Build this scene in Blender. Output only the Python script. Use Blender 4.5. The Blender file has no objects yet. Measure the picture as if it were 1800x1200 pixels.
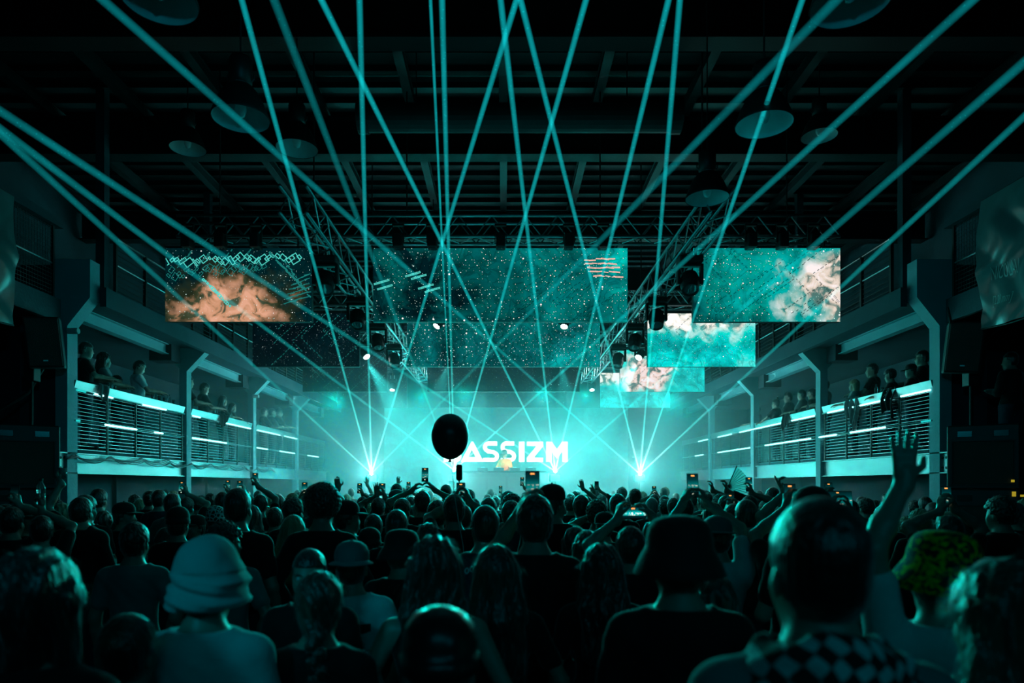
import bpy, bmesh, math, random
import numpy as np
from mathutils import Vector, Matrix, Euler, noise as mnoise

SC = bpy.context.scene
COL = SC.collection
FPX = 1200.0
VPX, HY, EYE = 885.0, 852.0, 1.9

# ---------------------------------------------------------------- camera
cam_data = bpy.data.cameras.new('camera')
cam_data.lens = 24.0
cam_data.sensor_width = 36.0
cam_data.shift_x = (900 - VPX) / 1800.0
cam_data.shift_y = (HY - 600) / 1800.0
cam_data.clip_start = 0.05
cam_data.dof.use_dof = True
cam_data.dof.focus_distance = 12.0
cam_data.dof.aperture_fstop = 1.8
cam = bpy.data.objects.new('camera', cam_data)
cam.location = (0, 0, EYE)
cam.rotation_euler = (math.radians(90), 0, 0)
COL.objects.link(cam)
SC.camera = cam

# ---------------------------------------------------------------- view
SC.view_settings.view_transform = 'Standard'
SC.view_settings.look = 'None'
SC.view_settings.exposure = 0.0
SC.view_settings.gamma = 1.0
SC.view_settings.use_curve_mapping = False
cy = SC.cycles
cy.transparent_max_bounces = 64
cy.max_bounces = 5
cy.diffuse_bounces = 2
cy.glossy_bounces = 2
cy.transmission_bounces = 3
cy.volume_bounces = 0
cy.volume_step_rate = 4.0
cy.use_denoising = True
cy.sample_clamp_indirect = 3.0
cy.sample_clamp_direct = 0.0
cy.caustics_reflective = False
cy.caustics_refractive = False

# ---------------------------------------------------------------- world: the dark hall's faint ambient
world = bpy.data.worlds.new('world')
SC.world = world
world.use_nodes = True
wb = world.node_tree.nodes['Background']
wb.inputs[0].default_value = (0.0, 0.30, 0.36, 1)
wb.inputs[1].default_value = 0.0

TEAL = (0.0, 0.80, 0.72)
BLUE = (0.0, 0.62, 0.75)

def aim(o, target):
    d = Vector(target) - o.location
    o.rotation_euler = d.to_track_quat('-Z', 'Y').to_euler()

def spot(name, loc, target, power, angle, color=TEAL, blend=0.4, radius=0.06):
    l = bpy.data.lights.new(name, 'SPOT')
    l.energy = power; l.color = color
    l.spot_size = math.radians(angle); l.spot_blend = blend
    l.shadow_soft_size = radius
    o = bpy.data.objects.new(name, l); o.location = loc; aim(o, target)
    COL.objects.link(o); return o

def point(name, loc, power, color=TEAL, radius=0.08):
    l = bpy.data.lights.new(name, 'POINT'); l.energy = power; l.color = color
    l.shadow_soft_size = radius
    o = bpy.data.objects.new(name, l); o.location = loc; COL.objects.link(o); return o

def area(name, loc, target, power, sx, sy, color=TEAL, spread=180):
    l = bpy.data.lights.new(name, 'AREA'); l.energy = power; l.color = color
    l.shape = 'RECTANGLE'; l.size = sx; l.size_y = sy
    l.spread = math.radians(spread)
    o = bpy.data.objects.new(name, l); o.location = loc; aim(o, target)
    COL.objects.link(o); return o

def P(px, py, d):
    return Vector(((px - VPX) / FPX * d, d, EYE + (HY - py) / FPX * d))

# stage wash lights on the stage floor and back truss, pointing to the hall
LASER_ORIGINS = [P(653, 832, 21.0), P(798, 826, 21.0), P(976, 828, 21.0), P(1125, 833, 21.0)]
area('stage_back_wash', (0, 24.4, 3.2), (0, 8, 1.2), 230, 8.5, 0.8, TEAL, 130)
for sx in (-1, 1):
    area('side_stage_wash', (sx * 6.0, 23.4, 2.4), (sx * -1, 11, 2.6), 26, 0.5, 1.6)
# beams from the truss lamps onto the audience
for k, (x, y, z) in enumerate(((-4.6, 18.9, 4.3), (-2.5, 21.2, 4.7), (-1.0, 17.6, 4.3), (1.0, 17.6, 4.3), (2.5, 21.2, 4.7), (4.6, 18.9, 4.3))):
    spot('audience_light', (x, y, z), (x * .40, 5.0, 1.2), (1500, 1700, 1100, 1100, 1700, 1500)[k], 25, TEAL, 0.7, 0.12)
for i, o in enumerate(LASER_ORIGINS):
    point('laser_glow', (o.x, o.y - 0.15, o.z + 0.02), 200, (0.0, 0.9, 0.85), 0.06)
# unseen fill lights added behind the camera for the foreground and gallery fronts
HB = (0.0, 0.50, 0.68)
area('hall_fill', (0.5, -3.0, 4.6), (0.0, 5, 0.9), 4.5, 5, 0.6, HB, 90)
for sx in (-1, 1):
    spot('gallery_fill', (sx * -1.5, -1.5, 4.4), (sx * 7.2, 11.5, 4.0), 170, 34, HB, 0.7, 0.2)
spot('hall_fill_left', (-2.6, -1.2, 4.0), (-1.0, 2.2, 1.78), 120, 15, HB, 0.8, 0.2)
spot('hall_fill_right', (3.4, -2.2, 3.8), (1.0, 1.5, 1.2), 14, 46, HB, 0.8, 0.2)

# ---------------------------------------------------------------- materials
def new_mat(name):
    m = bpy.data.materials.new(name); m.use_nodes = True
    nt = m.node_tree
    for n in list(nt.nodes): nt.nodes.remove(n)
    out = nt.nodes.new('ShaderNodeOutputMaterial')
    return m, nt, out

def N(nt, t, **kw):
    n = nt.nodes.new(t)
    for k, v in kw.items():
        if k.startswith('i_'):
            n.inputs[k[2:].replace('_', ' ')].default_value = v
        else:
            setattr(n, k, v)
    return n

MATS = {}
def mat(name, col=(0.5, 0.5, 0.5), rough=0.6, metal=0.0, var=0.25, scale=6.0, bump=0.15, bscale=40.0, sheen=0.0, spec=0.5, stretch=None, coat=0.0):
    if name in MATS: return MATS[name]
    m, nt, out = new_mat(name)
    b = N(nt, 'ShaderNodeBsdfPrincipled')
    L = nt.links.new
    tc = N(nt, 'ShaderNodeTexCoord')
    mp = N(nt, 'ShaderNodeMapping')
    if stretch: mp.inputs['Scale'].default_value = stretch
    L(tc.outputs['Object'], mp.inputs[0])
    nz = N(nt, 'ShaderNodeTexNoise'); nz.inputs['Scale'].default_value = scale; nz.inputs['Detail'].default_value = 5
    L(mp.outputs[0], nz.inputs['Vector'])
    mix = N(nt, 'ShaderNodeMix'); mix.data_type = 'RGBA'
    c1 = [max(0, c * (1 - var)) for c in col]; c2 = [min(1, c * (1 + var)) for c in col]
    mix.inputs[6].default_value = (*c1, 1); mix.inputs[7].default_value = (*c2, 1)
    L(nz.outputs['Fac'], mix.inputs[0]); L(mix.outputs[2], b.inputs['Base Color'])
    b.inputs['Roughness'].default_value = rough; b.inputs['Metallic'].default_value = metal
    b.inputs['Specular IOR Level'].default_value = spec
    if sheen:
        b.inputs['Sheen Weight'].default_value = sheen; b.inputs['Sheen Roughness'].default_value = 0.35
    if coat: b.inputs['Coat Weight'].default_value = coat
    if bump:
        n2 = N(nt, 'ShaderNodeTexNoise'); n2.inputs['Scale'].default_value = bscale; n2.inputs['Detail'].default_value = 3
        L(mp.outputs[0], n2.inputs['Vector'])
        bp = N(nt, 'ShaderNodeBump'); bp.inputs['Strength'].default_value = bump; bp.inputs['Distance'].default_value = 0.02
        L(n2.outputs['Fac'], bp.inputs['Height']); L(bp.outputs[0], b.inputs['Normal'])
    L(b.outputs[0], out.inputs[0])
    MATS[name] = m
    return m

def emit(name, col, strength, sample='AUTO'):
    if name in MATS: return MATS[name]
    m, nt, out = new_mat(name)
    e = N(nt, 'ShaderNodeEmission'); e.inputs[0].default_value = (*col, 1); e.inputs[1].default_value = strength
    nt.links.new(e.outputs[0], out.inputs[0])
    m.cycles.emission_sampling = sample
    MATS[name] = m
    return m

# ---------------------------------------------------------------- mesh helper
def basis_for(d):
    d = d.normalized()
    up = Vector((0, 0, 1)) if abs(d.z) < 0.95 else Vector((1, 0, 0))
    a = d.cross(up).normalized(); b = a.cross(d).normalized()
    return a, b

class MB:
    def __init__(s): s.v = []; s.f = []; s.mi = []; s.cur = 0
    def _add(s, vs, fs):
        o = len(s.v); s.v += [tuple(v) for v in vs]
        for f in fs: s.f.append([i + o for i in f]); s.mi.append(s.cur)
        return s
    def box(s, x0, x1, y0, y1, z0, z1, M=None):
        vs = [Vector(p) for p in ((x0,y0,z0),(x1,y0,z0),(x1,y1,z0),(x0,y1,z0),(x0,y0,z1),(x1,y0,z1),(x1,y1,z1),(x0,y1,z1))]
        if M: vs = [M @ v for v in vs]
        return s._add(vs, [(0,3,2,1),(4,5,6,7),(0,1,5,4),(1,2,6,5),(2,3,7,6),(3,0,4,7)])
    def bbox(s, x0, x1, y0, y1, z0, z1, b=0.01, M=None):
        # bevelled box
        bm = bmesh.new(); bmesh.ops.create_cube(bm, size=1)
        for v in bm.verts:
            v.co = Vector((x0 + (v.co.x + .5) * (x1 - x0), y0 + (v.co.y + .5) * (y1 - y0), z0 + (v.co.z + .5) * (z1 - z0)))
        bmesh.ops.bevel(bm, geom=list(bm.edges), offset=b, segments=2, affect='EDGES', profile=0.5)
        bm.verts.index_update()
        vs = [v.co.copy() for v in bm.verts]
        if M: vs = [M @ v for v in vs]
        s._add(vs, [[v.index for v in f.verts] for f in bm.faces]); bm.free(); return s
    def tube(s, pts, r, n=8, cap=True, r1=None):
        pts = [Vector(p) for p in pts]; k = len(pts); vs = []; fs = []
        for i, p in enumerate(pts):
            d = (pts[min(i + 1, k - 1)] - pts[max(i - 1, 0)])
            if i == 0: a, b = basis_for(d)
            else:
                dn = d.normalized(); a = (a - dn * a.dot(dn)).normalized(); b = dn.cross(a) * -1
                b = a.cross(dn).normalized()
            rr = r if r1 is None else r + (r1 - r) * i / max(1, k - 1)
            if isinstance(r, (list, tuple)): rr = r[i]
            for j in range(n):
                t = 2 * math.pi * j / n
                vs.append(p + a * (math.cos(t) * rr) + b * (math.sin(t) * rr))
        for i in range(k - 1):
            for j in range(n):
                fs.append((i*n+j, i*n+(j+1)%n, (i+1)*n+(j+1)%n, (i+1)*n+j))
        if cap: fs.append(list(range(n))[::-1]); fs.append([(k-1)*n+j for j in range(n)])
        return s._add(vs, fs)
    def lathe(s, prof, n=24, M=None, cap=False):
        vs = []; fs = []; k = len(prof)
        for r, z in prof:
            for j in range(n):
                t = 2 * math.pi * j / n; vs.append(Vector((r * math.cos(t), r * math.sin(t), z)))
        if M: vs = [M @ v for v in vs]
        for i in range(k - 1):
            for j in range(n): fs.append((i*n+j, i*n+(j+1)%n, (i+1)*n+(j+1)%n, (i+1)*n+j))
        if cap: fs.append(list(range(n))[::-1]); fs.append([(k-1)*n+j for j in range(n)])
        return s._add(vs, fs)
    def prism(s, poly, h, M=None, axis='y', y0=0):
        # polygon in XZ extruded along y
        n = len(poly)
        vs = [Vector((x, y0, z)) for x, z in poly] + [Vector((x, y0 + h, z)) for x, z in poly]
        if M: vs = [M @ v for v in vs]
        fs = [list(range(n)), list(range(2*n-1, n-1, -1))] + [(i, i + n, (i+1) % n + n, (i+1) % n) for i in range(n)]
        return s._add(vs, fs)
    def quad(s, a, b, c, d): return s._add([a, b, c, d], [(0, 1, 2, 3)])
    def mesh(s, name, m, smooth=False):
        me = bpy.data.meshes.new(name); me.from_pydata(s.v, [], s.f)
        ms = m if isinstance(m, (list, tuple)) else [m]
        for x in ms: me.materials.append(x)
        if len(ms) > 1: me.polygons.foreach_set('material_index', s.mi)
        bm = bmesh.new(); bm.from_mesh(me); bmesh.ops.recalc_face_normals(bm, faces=list(bm.faces)); bm.to_mesh(me); bm.free()
        if smooth: me.polygons.foreach_set('use_smooth', [True] * len(me.polygons))
        me.update(); return me
    def build(s, name, m, parent=None, smooth=False, loc=None, **kw):
        return link(name, s.mesh(name, m, smooth), parent, loc, **kw)

def link(name, me, parent=None, loc=None, rot=None, scale=None, **kw):
    o = bpy.data.objects.new(name, me); COL.objects.link(o)
    if parent: o.parent = parent
    if loc is not None: o.location = loc
    if rot is not None: o.rotation_euler = rot
    if scale is not None: o.scale = scale
    for k, v in kw.items(): o[k] = v
    return o

def empty(name, loc, label, cat, group=None, rz=0.0):
    o = bpy.data.objects.new(name, None); COL.objects.link(o)
    o.location = loc; o.rotation_euler = (0, 0, rz); o.empty_display_size = 0.1
    o['label'] = label; o['category'] = cat
    if group: o['group'] = group
    return o

def tagit(o, label, cat, group=None):
    o['label'] = label; o['category'] = cat
    if group: o['group'] = group
    return o

def dup(root, loc, label=None, group=None, rz=None):
    r = root.copy(); COL.objects.link(r); r.location = loc
    if rz is not None: r.rotation_euler = (0, 0, rz)
    if label: r['label'] = label
    if group: r['group'] = group
    for ch in list(root.children):
        c = ch.copy(); COL.objects.link(c); c.parent = r
        for g in ch.children:
            d = g.copy(); COL.objects.link(d); d.parent = c
    return r

def struct(name, mb, m, parent=None, smooth=False):
    o = mb.build(name, m, parent, smooth)
    o['kind'] = 'structure'
    return o
# ---------------------------------------------------------------- haze over the stage (real scattering volume)
def haze(name, label, x0, x1, y0, y1, z0, z1, dens, zfade, wisp):
    m, nt, out = new_mat(name); L = nt.links.new
    v = N(nt, 'ShaderNodeVolumeScatter'); v.inputs['Color'].default_value = (1, 1, 1, 1); v.inputs['Anisotropy'].default_value = 0.25
    v.inputs['Density'].default_value = dens
    if zfade:
        tc = N(nt, 'ShaderNodeTexCoord'); sp = N(nt, 'ShaderNodeSeparateXYZ'); L(tc.outputs['Object'], sp.inputs[0])
        mr = N(nt, 'ShaderNodeMapRange'); mr.interpolation_type = 'SMOOTHSTEP'; mr.inputs['From Min'].default_value = zfade[0]; mr.inputs['From Max'].default_value = zfade[1]; mr.inputs['To Min'].default_value = dens; mr.inputs['To Max'].default_value = dens * .06
        L(sp.outputs['Z'], mr.inputs[0])
        nz = N(nt, 'ShaderNodeTexNoise'); nz.inputs['Scale'].default_value = 0.55; nz.inputs['Detail'].default_value = 3; L(tc.outputs['Object'], nz.inputs['Vector'])
        nr = N(nt, 'ShaderNodeMapRange'); nr.inputs['From Min'].default_value = .35; nr.inputs['From Max'].default_value = .65; nr.inputs['To Min'].default_value = 1 - wisp; nr.inputs['To Max'].default_value = 1 + wisp; L(nz.outputs['Fac'], nr.inputs[0])
        # thins toward the hall
        my = N(nt, 'ShaderNodeMapRange'); my.interpolation_type = 'SMOOTHSTEP'; my.inputs['From Min'].default_value = y0; my.inputs['From Max'].default_value = y0 + 7.5; my.inputs['To Min'].default_value = .04; L(sp.outputs['Y'], my.inputs[0])
        m1 = N(nt, 'ShaderNodeMath', operation='MULTIPLY'); L(mr.outputs[0], m1.inputs[0]); L(nr.outputs[0], m1.inputs[1])
        m2 = N(nt, 'ShaderNodeMath', operation='MULTIPLY'); L(m1.outputs[0], m2.inputs[0]); L(my.outputs[0], m2.inputs[1]); L(m2.outputs[0], v.inputs['Density'])
    L(v.outputs[0], out.inputs['Volume'])
    o = MB().box(x0, x1, y0, y1, z0, z1).build(name, m)
    o['kind'] = 'stuff'; o['label'] = label; o['category'] = 'haze'
haze('stage_haze', 'teal lit smoke haze hanging over the stage', -9.2, 9.2, 11.0, 26.4, 0.05, 6.6, 0.062, (3.0, 6.0), .5)
# ================================================================ SETTING
CONC = mat('cyan_lit_concrete', (0.16, 0.38, 0.42), 0.75, var=0.18, scale=2.2, bump=0.25, bscale=35)  # cyan stage light is tinted into these grey structure colours
CONC2 = mat('cyan_lit_concrete_dim', (0.02, 0.06, 0.078), 0.85, var=0.3, scale=1.5, bump=0.2, bscale=25)  # same cyan light in the base colour, darker tone
DARKW = mat('dark_wall', (0.015, 0.03, 0.04), 0.9, var=0.3, scale=1.5, bump=0.15)
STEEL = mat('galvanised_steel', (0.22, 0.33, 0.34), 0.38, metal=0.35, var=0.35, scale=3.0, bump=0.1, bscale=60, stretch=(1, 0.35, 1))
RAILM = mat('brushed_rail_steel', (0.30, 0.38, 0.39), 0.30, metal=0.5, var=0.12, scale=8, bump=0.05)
TRUSSM = mat('truss_aluminium', (0.45, 0.46, 0.48), 0.28, metal=0.9, var=0.1, bump=0)
BLACK = mat('matt_black', (0.018, 0.018, 0.02), 0.55, var=0.2, bump=0.1)
BLACKG = mat('gloss_black', (0.012, 0.012, 0.014), 0.18, var=0.1, bump=0)
FLOORM = mat('trodden_floor', (0.06, 0.06, 0.065), 0.6, var=0.4, scale=3)
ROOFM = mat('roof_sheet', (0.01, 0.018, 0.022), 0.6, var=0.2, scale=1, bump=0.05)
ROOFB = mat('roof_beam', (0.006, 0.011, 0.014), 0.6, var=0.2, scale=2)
WIREM = mat('railing_wire', (0.35, 0.36, 0.38), 0.35, metal=0.8, var=0.1, bump=0)
CABLE = mat('cable_rubber', (0.10, 0.10, 0.11), 0.42, var=0.2, bump=0)

struct('floor', MB().box(-9.6, 9.6, -5, 27, -0.2, 0.0), FLOORM)
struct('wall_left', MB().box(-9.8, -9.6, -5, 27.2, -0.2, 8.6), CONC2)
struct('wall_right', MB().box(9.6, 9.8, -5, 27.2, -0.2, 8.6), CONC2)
struct('wall_back', MB().box(-9.8, 9.8, 26.9, 27.1, -0.2, 8.6), DARKW)
struct('wall_front', MB().box(-9.8, 9.8, -5.2, -5.0, -0.2, 8.6), DARKW)

ceil = MB().box(-9.8, 9.8, -5.2, 27.2, 8.45, 8.65)
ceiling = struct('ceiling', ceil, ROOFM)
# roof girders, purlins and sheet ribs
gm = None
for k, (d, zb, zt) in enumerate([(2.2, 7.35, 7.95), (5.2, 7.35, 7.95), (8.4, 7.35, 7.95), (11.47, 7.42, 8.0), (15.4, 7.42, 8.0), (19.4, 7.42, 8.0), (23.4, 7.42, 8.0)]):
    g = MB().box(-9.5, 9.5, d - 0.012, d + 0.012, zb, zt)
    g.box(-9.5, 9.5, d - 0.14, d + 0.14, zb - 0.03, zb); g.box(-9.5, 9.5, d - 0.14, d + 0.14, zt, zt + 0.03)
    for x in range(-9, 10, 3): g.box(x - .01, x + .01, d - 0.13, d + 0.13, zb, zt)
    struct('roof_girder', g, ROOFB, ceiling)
pur = MB().box(-0.05, 0.05, -5, 27, 8.02, 8.16).box(-0.07, 0.07, -5, 27, 8.16, 8.18).box(-0.07, 0.07, -5, 27, 8.0, 8.02).mesh('purlin', ROOFB)
for k in range(13):
    o = link('purlin', pur, ceiling, (-9.0 + 1.5 * k, 0, 0)); o['kind'] = 'structure'
# corrugated roof ribs between purlins, right-hand and left-hand bays
rib = MB().box(-9.5, 9.5, -0.045, 0.045, 8.36, 8.45).mesh('roof_rib', ROOFM)
for k in range(64):
    o = link('roof_rib', rib, ceiling, (0, -4.6 + 0.45 * k, 0)); o['kind'] = 'structure'
# air ducts under the roof
duct = MB()
duct.tube([(-1.9, 9.4, 6.95), (2.4, 9.4, 6.95)], 0.19, 20)
duct.tube([(-2.0, 9.4, 6.95), (-1.86, 9.4, 6.95)], 0.21, 20); duct.tube([(2.3, 9.4, 6.95), (2.44, 9.4, 6.95)], 0.21, 20)
for x in (-1.2, 1.7): duct.tube([(x, 9.4, 7.1), (x, 9.4, 8.46)], 0.01, 6)
o = duct.build('ventilation_duct', mat('duct_sheet', (0.035, 0.05, 0.055), 0.5, metal=0.4), smooth=False)
tagit(o, 'round grey ventilation duct running across under the dark roof', 'duct')
MB()

D = [10.8, 14.8, 18.75, 22.7]          # pillar depths
ZB, ZT = 2.1, 2.4                      # gallery edge beam
for side, sn in ((-1, 'left'), (1, 'right')):
    # cranked pillars
    for k, d in enumerate(D):
        poly = [(-7.14, 5.47), (-6.54, 5.47), (-6.54, 4.87), (-6.90, 4.42), (-6.90, 0.0), (-7.09, 0.0), (-7.09, 4.50), (-7.14, 4.55)]
        if k: poly = [(-7.30, 5.10), (-6.46, 5.10), (-6.46, 4.80), (-6.48, 4.77), (-6.87, 4.36), (-6.87, 0.0), (-7.03, 0.0), (-7.03, 4.42), (-7.30, 4.70)]
        poly = [(-side * x, z) for x, z in poly]
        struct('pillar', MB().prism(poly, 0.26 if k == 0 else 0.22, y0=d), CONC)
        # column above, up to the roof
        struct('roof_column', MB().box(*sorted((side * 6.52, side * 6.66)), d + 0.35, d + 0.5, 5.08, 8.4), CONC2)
    # pillar fitting: small round sensor
    for d in (10.8, 18.75):
        x = side * -1 * -1
        f = MB(); f.lathe([(0.001, 0), (0.05, 0), (0.05, 0.14), (0.045, 0.16), (0.001, 0.16)], 16, M=Matrix.Translation((side * 6.87, d - 0.02, 4.33)) @ Matrix.Rotation(-side * math.pi / 2, 4, 'Y'))
        if side == -1:
            tagit(f.build('spot_lamp', mat('lamp_housing', (0.5, 0.5, 0.5), 0.4)), 'small round lamp on the %s cranked pillar of the left gallery' % ('nearest' if d < 12 else 'third'), 'lamp')
    # transverse wall beside the first pillar and outer wall below
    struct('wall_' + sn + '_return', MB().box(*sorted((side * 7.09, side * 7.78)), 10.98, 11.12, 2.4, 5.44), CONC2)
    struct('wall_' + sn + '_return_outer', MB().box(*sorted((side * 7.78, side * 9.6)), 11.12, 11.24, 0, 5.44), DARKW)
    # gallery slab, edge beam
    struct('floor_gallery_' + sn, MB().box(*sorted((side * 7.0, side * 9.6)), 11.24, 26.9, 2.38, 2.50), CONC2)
    x0 = side * 6.90; x1 = side * 7.04
    eb = MB()
    eb.box(*sorted((side * 6.955, side * 6.975)), 10.62, 26.8, ZB, ZT)
    eb.box(*sorted((x0, x1)), 10.62, 26.8, ZB - 0.018, ZB); eb.box(*sorted((x0, x1)), 10.62, 26.8, ZT, ZT + 0.018)
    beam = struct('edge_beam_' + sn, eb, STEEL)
    bolt = MB().lathe([(0.001, 0), (0.020, 0), (0.020, 0.018), (0.001, 0.018)], 6, M=Matrix.Rotation(-side * math.pi / 2, 4, 'Y')).mesh('bolt', BLACK)
    plate = MB().bbox(*sorted((side * 6.953, side * 6.943)), -0.07, 0.07, ZB + 0.01, ZT - 0.01, 0.003).mesh('splice_plate', STEEL)
    for d in [10.74] + [q + 0.12 for q in D[1:]]:
        link('splice_plate', plate, beam, (0, d, 0), kind='structure')
        for dy in (-0.045, 0.045):
            for z in (ZB + 0.07, ZT - 0.07):
                link('bolt', bolt, beam, (side * 6.945, d + dy, z), kind='structure')
    # wall behind, under the gallery: lighter panels and dark openings
    for k in range(9):
        a = 11.6 + 1.72 * k
        if k % 3 != 1:
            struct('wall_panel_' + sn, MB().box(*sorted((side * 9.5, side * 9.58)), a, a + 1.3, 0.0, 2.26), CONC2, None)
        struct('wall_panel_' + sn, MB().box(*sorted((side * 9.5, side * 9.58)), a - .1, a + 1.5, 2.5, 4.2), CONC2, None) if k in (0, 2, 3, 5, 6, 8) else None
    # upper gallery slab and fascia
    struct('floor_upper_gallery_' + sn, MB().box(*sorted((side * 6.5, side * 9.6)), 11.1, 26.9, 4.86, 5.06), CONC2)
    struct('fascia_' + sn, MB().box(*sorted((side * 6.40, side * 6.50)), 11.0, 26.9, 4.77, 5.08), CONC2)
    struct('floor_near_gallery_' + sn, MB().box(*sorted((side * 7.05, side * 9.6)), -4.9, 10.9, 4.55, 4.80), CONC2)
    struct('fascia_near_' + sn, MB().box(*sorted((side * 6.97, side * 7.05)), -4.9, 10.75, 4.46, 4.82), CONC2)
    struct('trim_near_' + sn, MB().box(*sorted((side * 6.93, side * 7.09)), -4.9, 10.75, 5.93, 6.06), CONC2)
    # steel joists under the upper gallery, one per bay
    for k in range(4):
        a = D[k] + 0.3; b = (D[k + 1] if k < 3 else 26.6) - 0.45
        j = MB().box(*sorted((side * 7.10, side * 7.12)), a, b, 4.66, 4.86)
        j.box(*sorted((side * 7.03, side * 7.19)), a, b, 4.645, 4.66); j.box(*sorted((side * 7.03, side * 7.19)), a, b, 4.845, 4.86)
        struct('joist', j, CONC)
        h = MB().box(*sorted((side * 6.98, side * 7.45)), b, b + 0.4, 4.52, 4.86)
        struct('joist_bracket', h, DARKW)
    # upper gallery mesh balustrade
    for k in range(4):
        a = D[k] + 0.55; b = (D[k + 1] if k < 3 else 26.5) + 0.3
        e = empty('upper_railing', (side * 6.45, a, 5.08), 'dark mesh railing of the upper %s gallery, %s bay from the hall' % (sn, ('nearest', 'second', 'third', 'farthest')[k]), 'railing', 'upper gallery railings')
        MB().tube([(0, 0, 0.92), (0, b - a, 0.92)], 0.02, 8).build('top_rail', WIREM, e)
        MB().tube([(0, 0, 0.48), (0, b - a, 0.48)], 0.013, 6).build('mid_rail', WIREM, e)
        pm = MB().box(-0.025, 0.025, -0.025, 0.025, 0, 0.92).mesh('post', BLACK)
        n = 4
        for q in range(n + 1): link('post', pm, e, (0, (b - a) * q / n, 0))
        w = MB()
        for z in np.arange(0.06, 0.9, 0.085): w.box(-0.004, 0.004, 0, b - a, z, z + 0.012)
        o = w.build('wire_panel', BLACK, e); o['kind'] = 'stuff'
    e = empty('upper_railing', (side * 7.0, 2.0, 4.82), 'fine black wire mesh railing beside the %s hanging banner' % sn, 'railing', 'upper gallery railings')
    MB().tube([(0, 0, 0.52), (0, 8.6, 0.52)], 0.014, 6).build('mid_rail', WIREM, e)
    pm = MB().box(-0.02, 0.02, -0.02, 0.02, 0, 1.1).mesh('post', BLACK)
    for q in range(7): link('post', pm, e, (0, 8.6 * q / 6, 0))
    w = MB()
    for z in np.arange(0.05, 1.1, 0.06): w.box(-0.003, 0.003, 0, 8.6, z, z + 0.006)
    for y in np.arange(0.03, 8.6, 0.06): w.box(-0.003, 0.003, y, y + 0.006, 0.02, 1.1)
    o = w.build('wire_panel', mat('mesh_wire', (0.06, 0.06, 0.07), 0.5), e); o['kind'] = 'stuff'

# ---------------------------------------------------------------- gallery railings, emissive tubes added along their bright spans
GLOWM = emit('glow_tube', (0.30, 1.0, 0.98), 3.6, 'NONE')
GLOWD = emit('glow_tube_dim', (0.02, 0.75, 0.72), 0.75, 'NONE')
NAMES_BAY = ('nearest', 'second', 'third', 'farthest')
def y_at(px, x):   # depth on the plane X=x at image column px
    return x * FPX / (px - VPX)
GLOWS_TOP = {-1: [(125, 150, 0), (165, 198, 1), (250, 292, 1), (305, 352, 1), (392, 440, 1), (452, 492, 1), (500, 522, 1)],
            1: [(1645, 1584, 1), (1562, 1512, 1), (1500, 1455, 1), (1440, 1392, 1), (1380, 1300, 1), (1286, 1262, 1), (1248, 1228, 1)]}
GLOWS_MID = {-1: [(122, 140, 0), (185, 240, 1), (272, 286, 1), (328, 398, 1), (440, 470, 1), (492, 518, 1), (541, 560, 1)],
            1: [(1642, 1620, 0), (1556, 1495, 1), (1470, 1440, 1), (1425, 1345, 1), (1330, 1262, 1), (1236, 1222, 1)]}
for side, sn in ((-1, 'left'), (1, 'right')):
    X = side * 6.93
    for k in range(4):
        a = D[k] + (0.18 if k == 0 else 0.28); b = (D[k + 1] if k < 3 else 26.4) - 0.06
        e = empty('gallery_railing', (X, a, ZT + 0.018), 'steel railing with wire infill on the lower %s gallery, %s bay' % (sn, NAMES_BAY[k]), 'railing', 'lower gallery railings')
        Ln = b - a
        # slanted flat top board
        tb = MB(); o0 = side * 0.10
        tb._add([Vector(p) for p in ((-o0 * .6, 0, 1.165), (-o0 * .6, Ln, 1.165), (-o0*.25, Ln, 1.03), (-o0*.25, 0, 1.03), (-o0 * .35, 0, 1.175), (-o0 * .35, Ln, 1.175), (0, Ln, 1.03), (0, 0, 1.03))],
                [(0, 1, 2, 3), (4, 7, 6, 5), (0, 4, 5, 1), (3, 2, 6, 7), (0, 3, 7, 4), (1, 5, 6, 2)])
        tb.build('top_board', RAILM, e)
        MB().tube([(-side * 0.03, 0, 0.52), (-side * 0.03, Ln, 0.52)], 0.013, 8).build('mid_rail', RAILM, e, smooth=True)
        pm = MB().box(-0.016, 0.016, -0.02, 0.02, 0, 1.04).mesh('post', BLACK)
        edge = MB().box(-0.006, 0.006, -0.028, -0.022, 0, 1.04).mesh('post_edge', RAILM)
        n = 4
        for q in range(n + 1):
            p = link('post', pm, e, (0, 0.03 + (Ln - 0.06) * q / n, 0)); link('post_edge', edge, p)
        for q in range(n):
            w = MB(); ya = 0.07 + (Ln - 0.06) * q / n; yb = (Ln - 0.06) * (q + 1) / n - 0.01
            for i, z in enumerate(np.arange(0.06, 1.0, 0.062)):
                w.box(-0.002, 0.002, ya, yb, z, z + 0.006)
            o = w.build('wire_panel', WIREM, e); o['kind'] = 'stuff'
        for lst, z, off in ((GLOWS_TOP, 1.012, 0.055), (GLOWS_MID, 0.52, 0.05)):
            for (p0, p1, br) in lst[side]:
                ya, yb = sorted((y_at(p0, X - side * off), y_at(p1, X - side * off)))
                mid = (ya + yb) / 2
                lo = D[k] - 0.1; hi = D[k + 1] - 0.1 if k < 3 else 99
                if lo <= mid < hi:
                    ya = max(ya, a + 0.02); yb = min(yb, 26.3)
                    MB().tube([(-side * off, ya - a, z), (-side * off, yb - a, z)], 0.017, 8).build('glow_tube', GLOWM if br else GLOWD, e, smooth=True)
        # dim continuous tube under the top board
        MB().tube([(-side * 0.055, 0.02, 1.012), (-side * 0.055, Ln - 0.02, 1.012)], 0.012, 6).build('tube_holder', RAILM, e, smooth=True)

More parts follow.
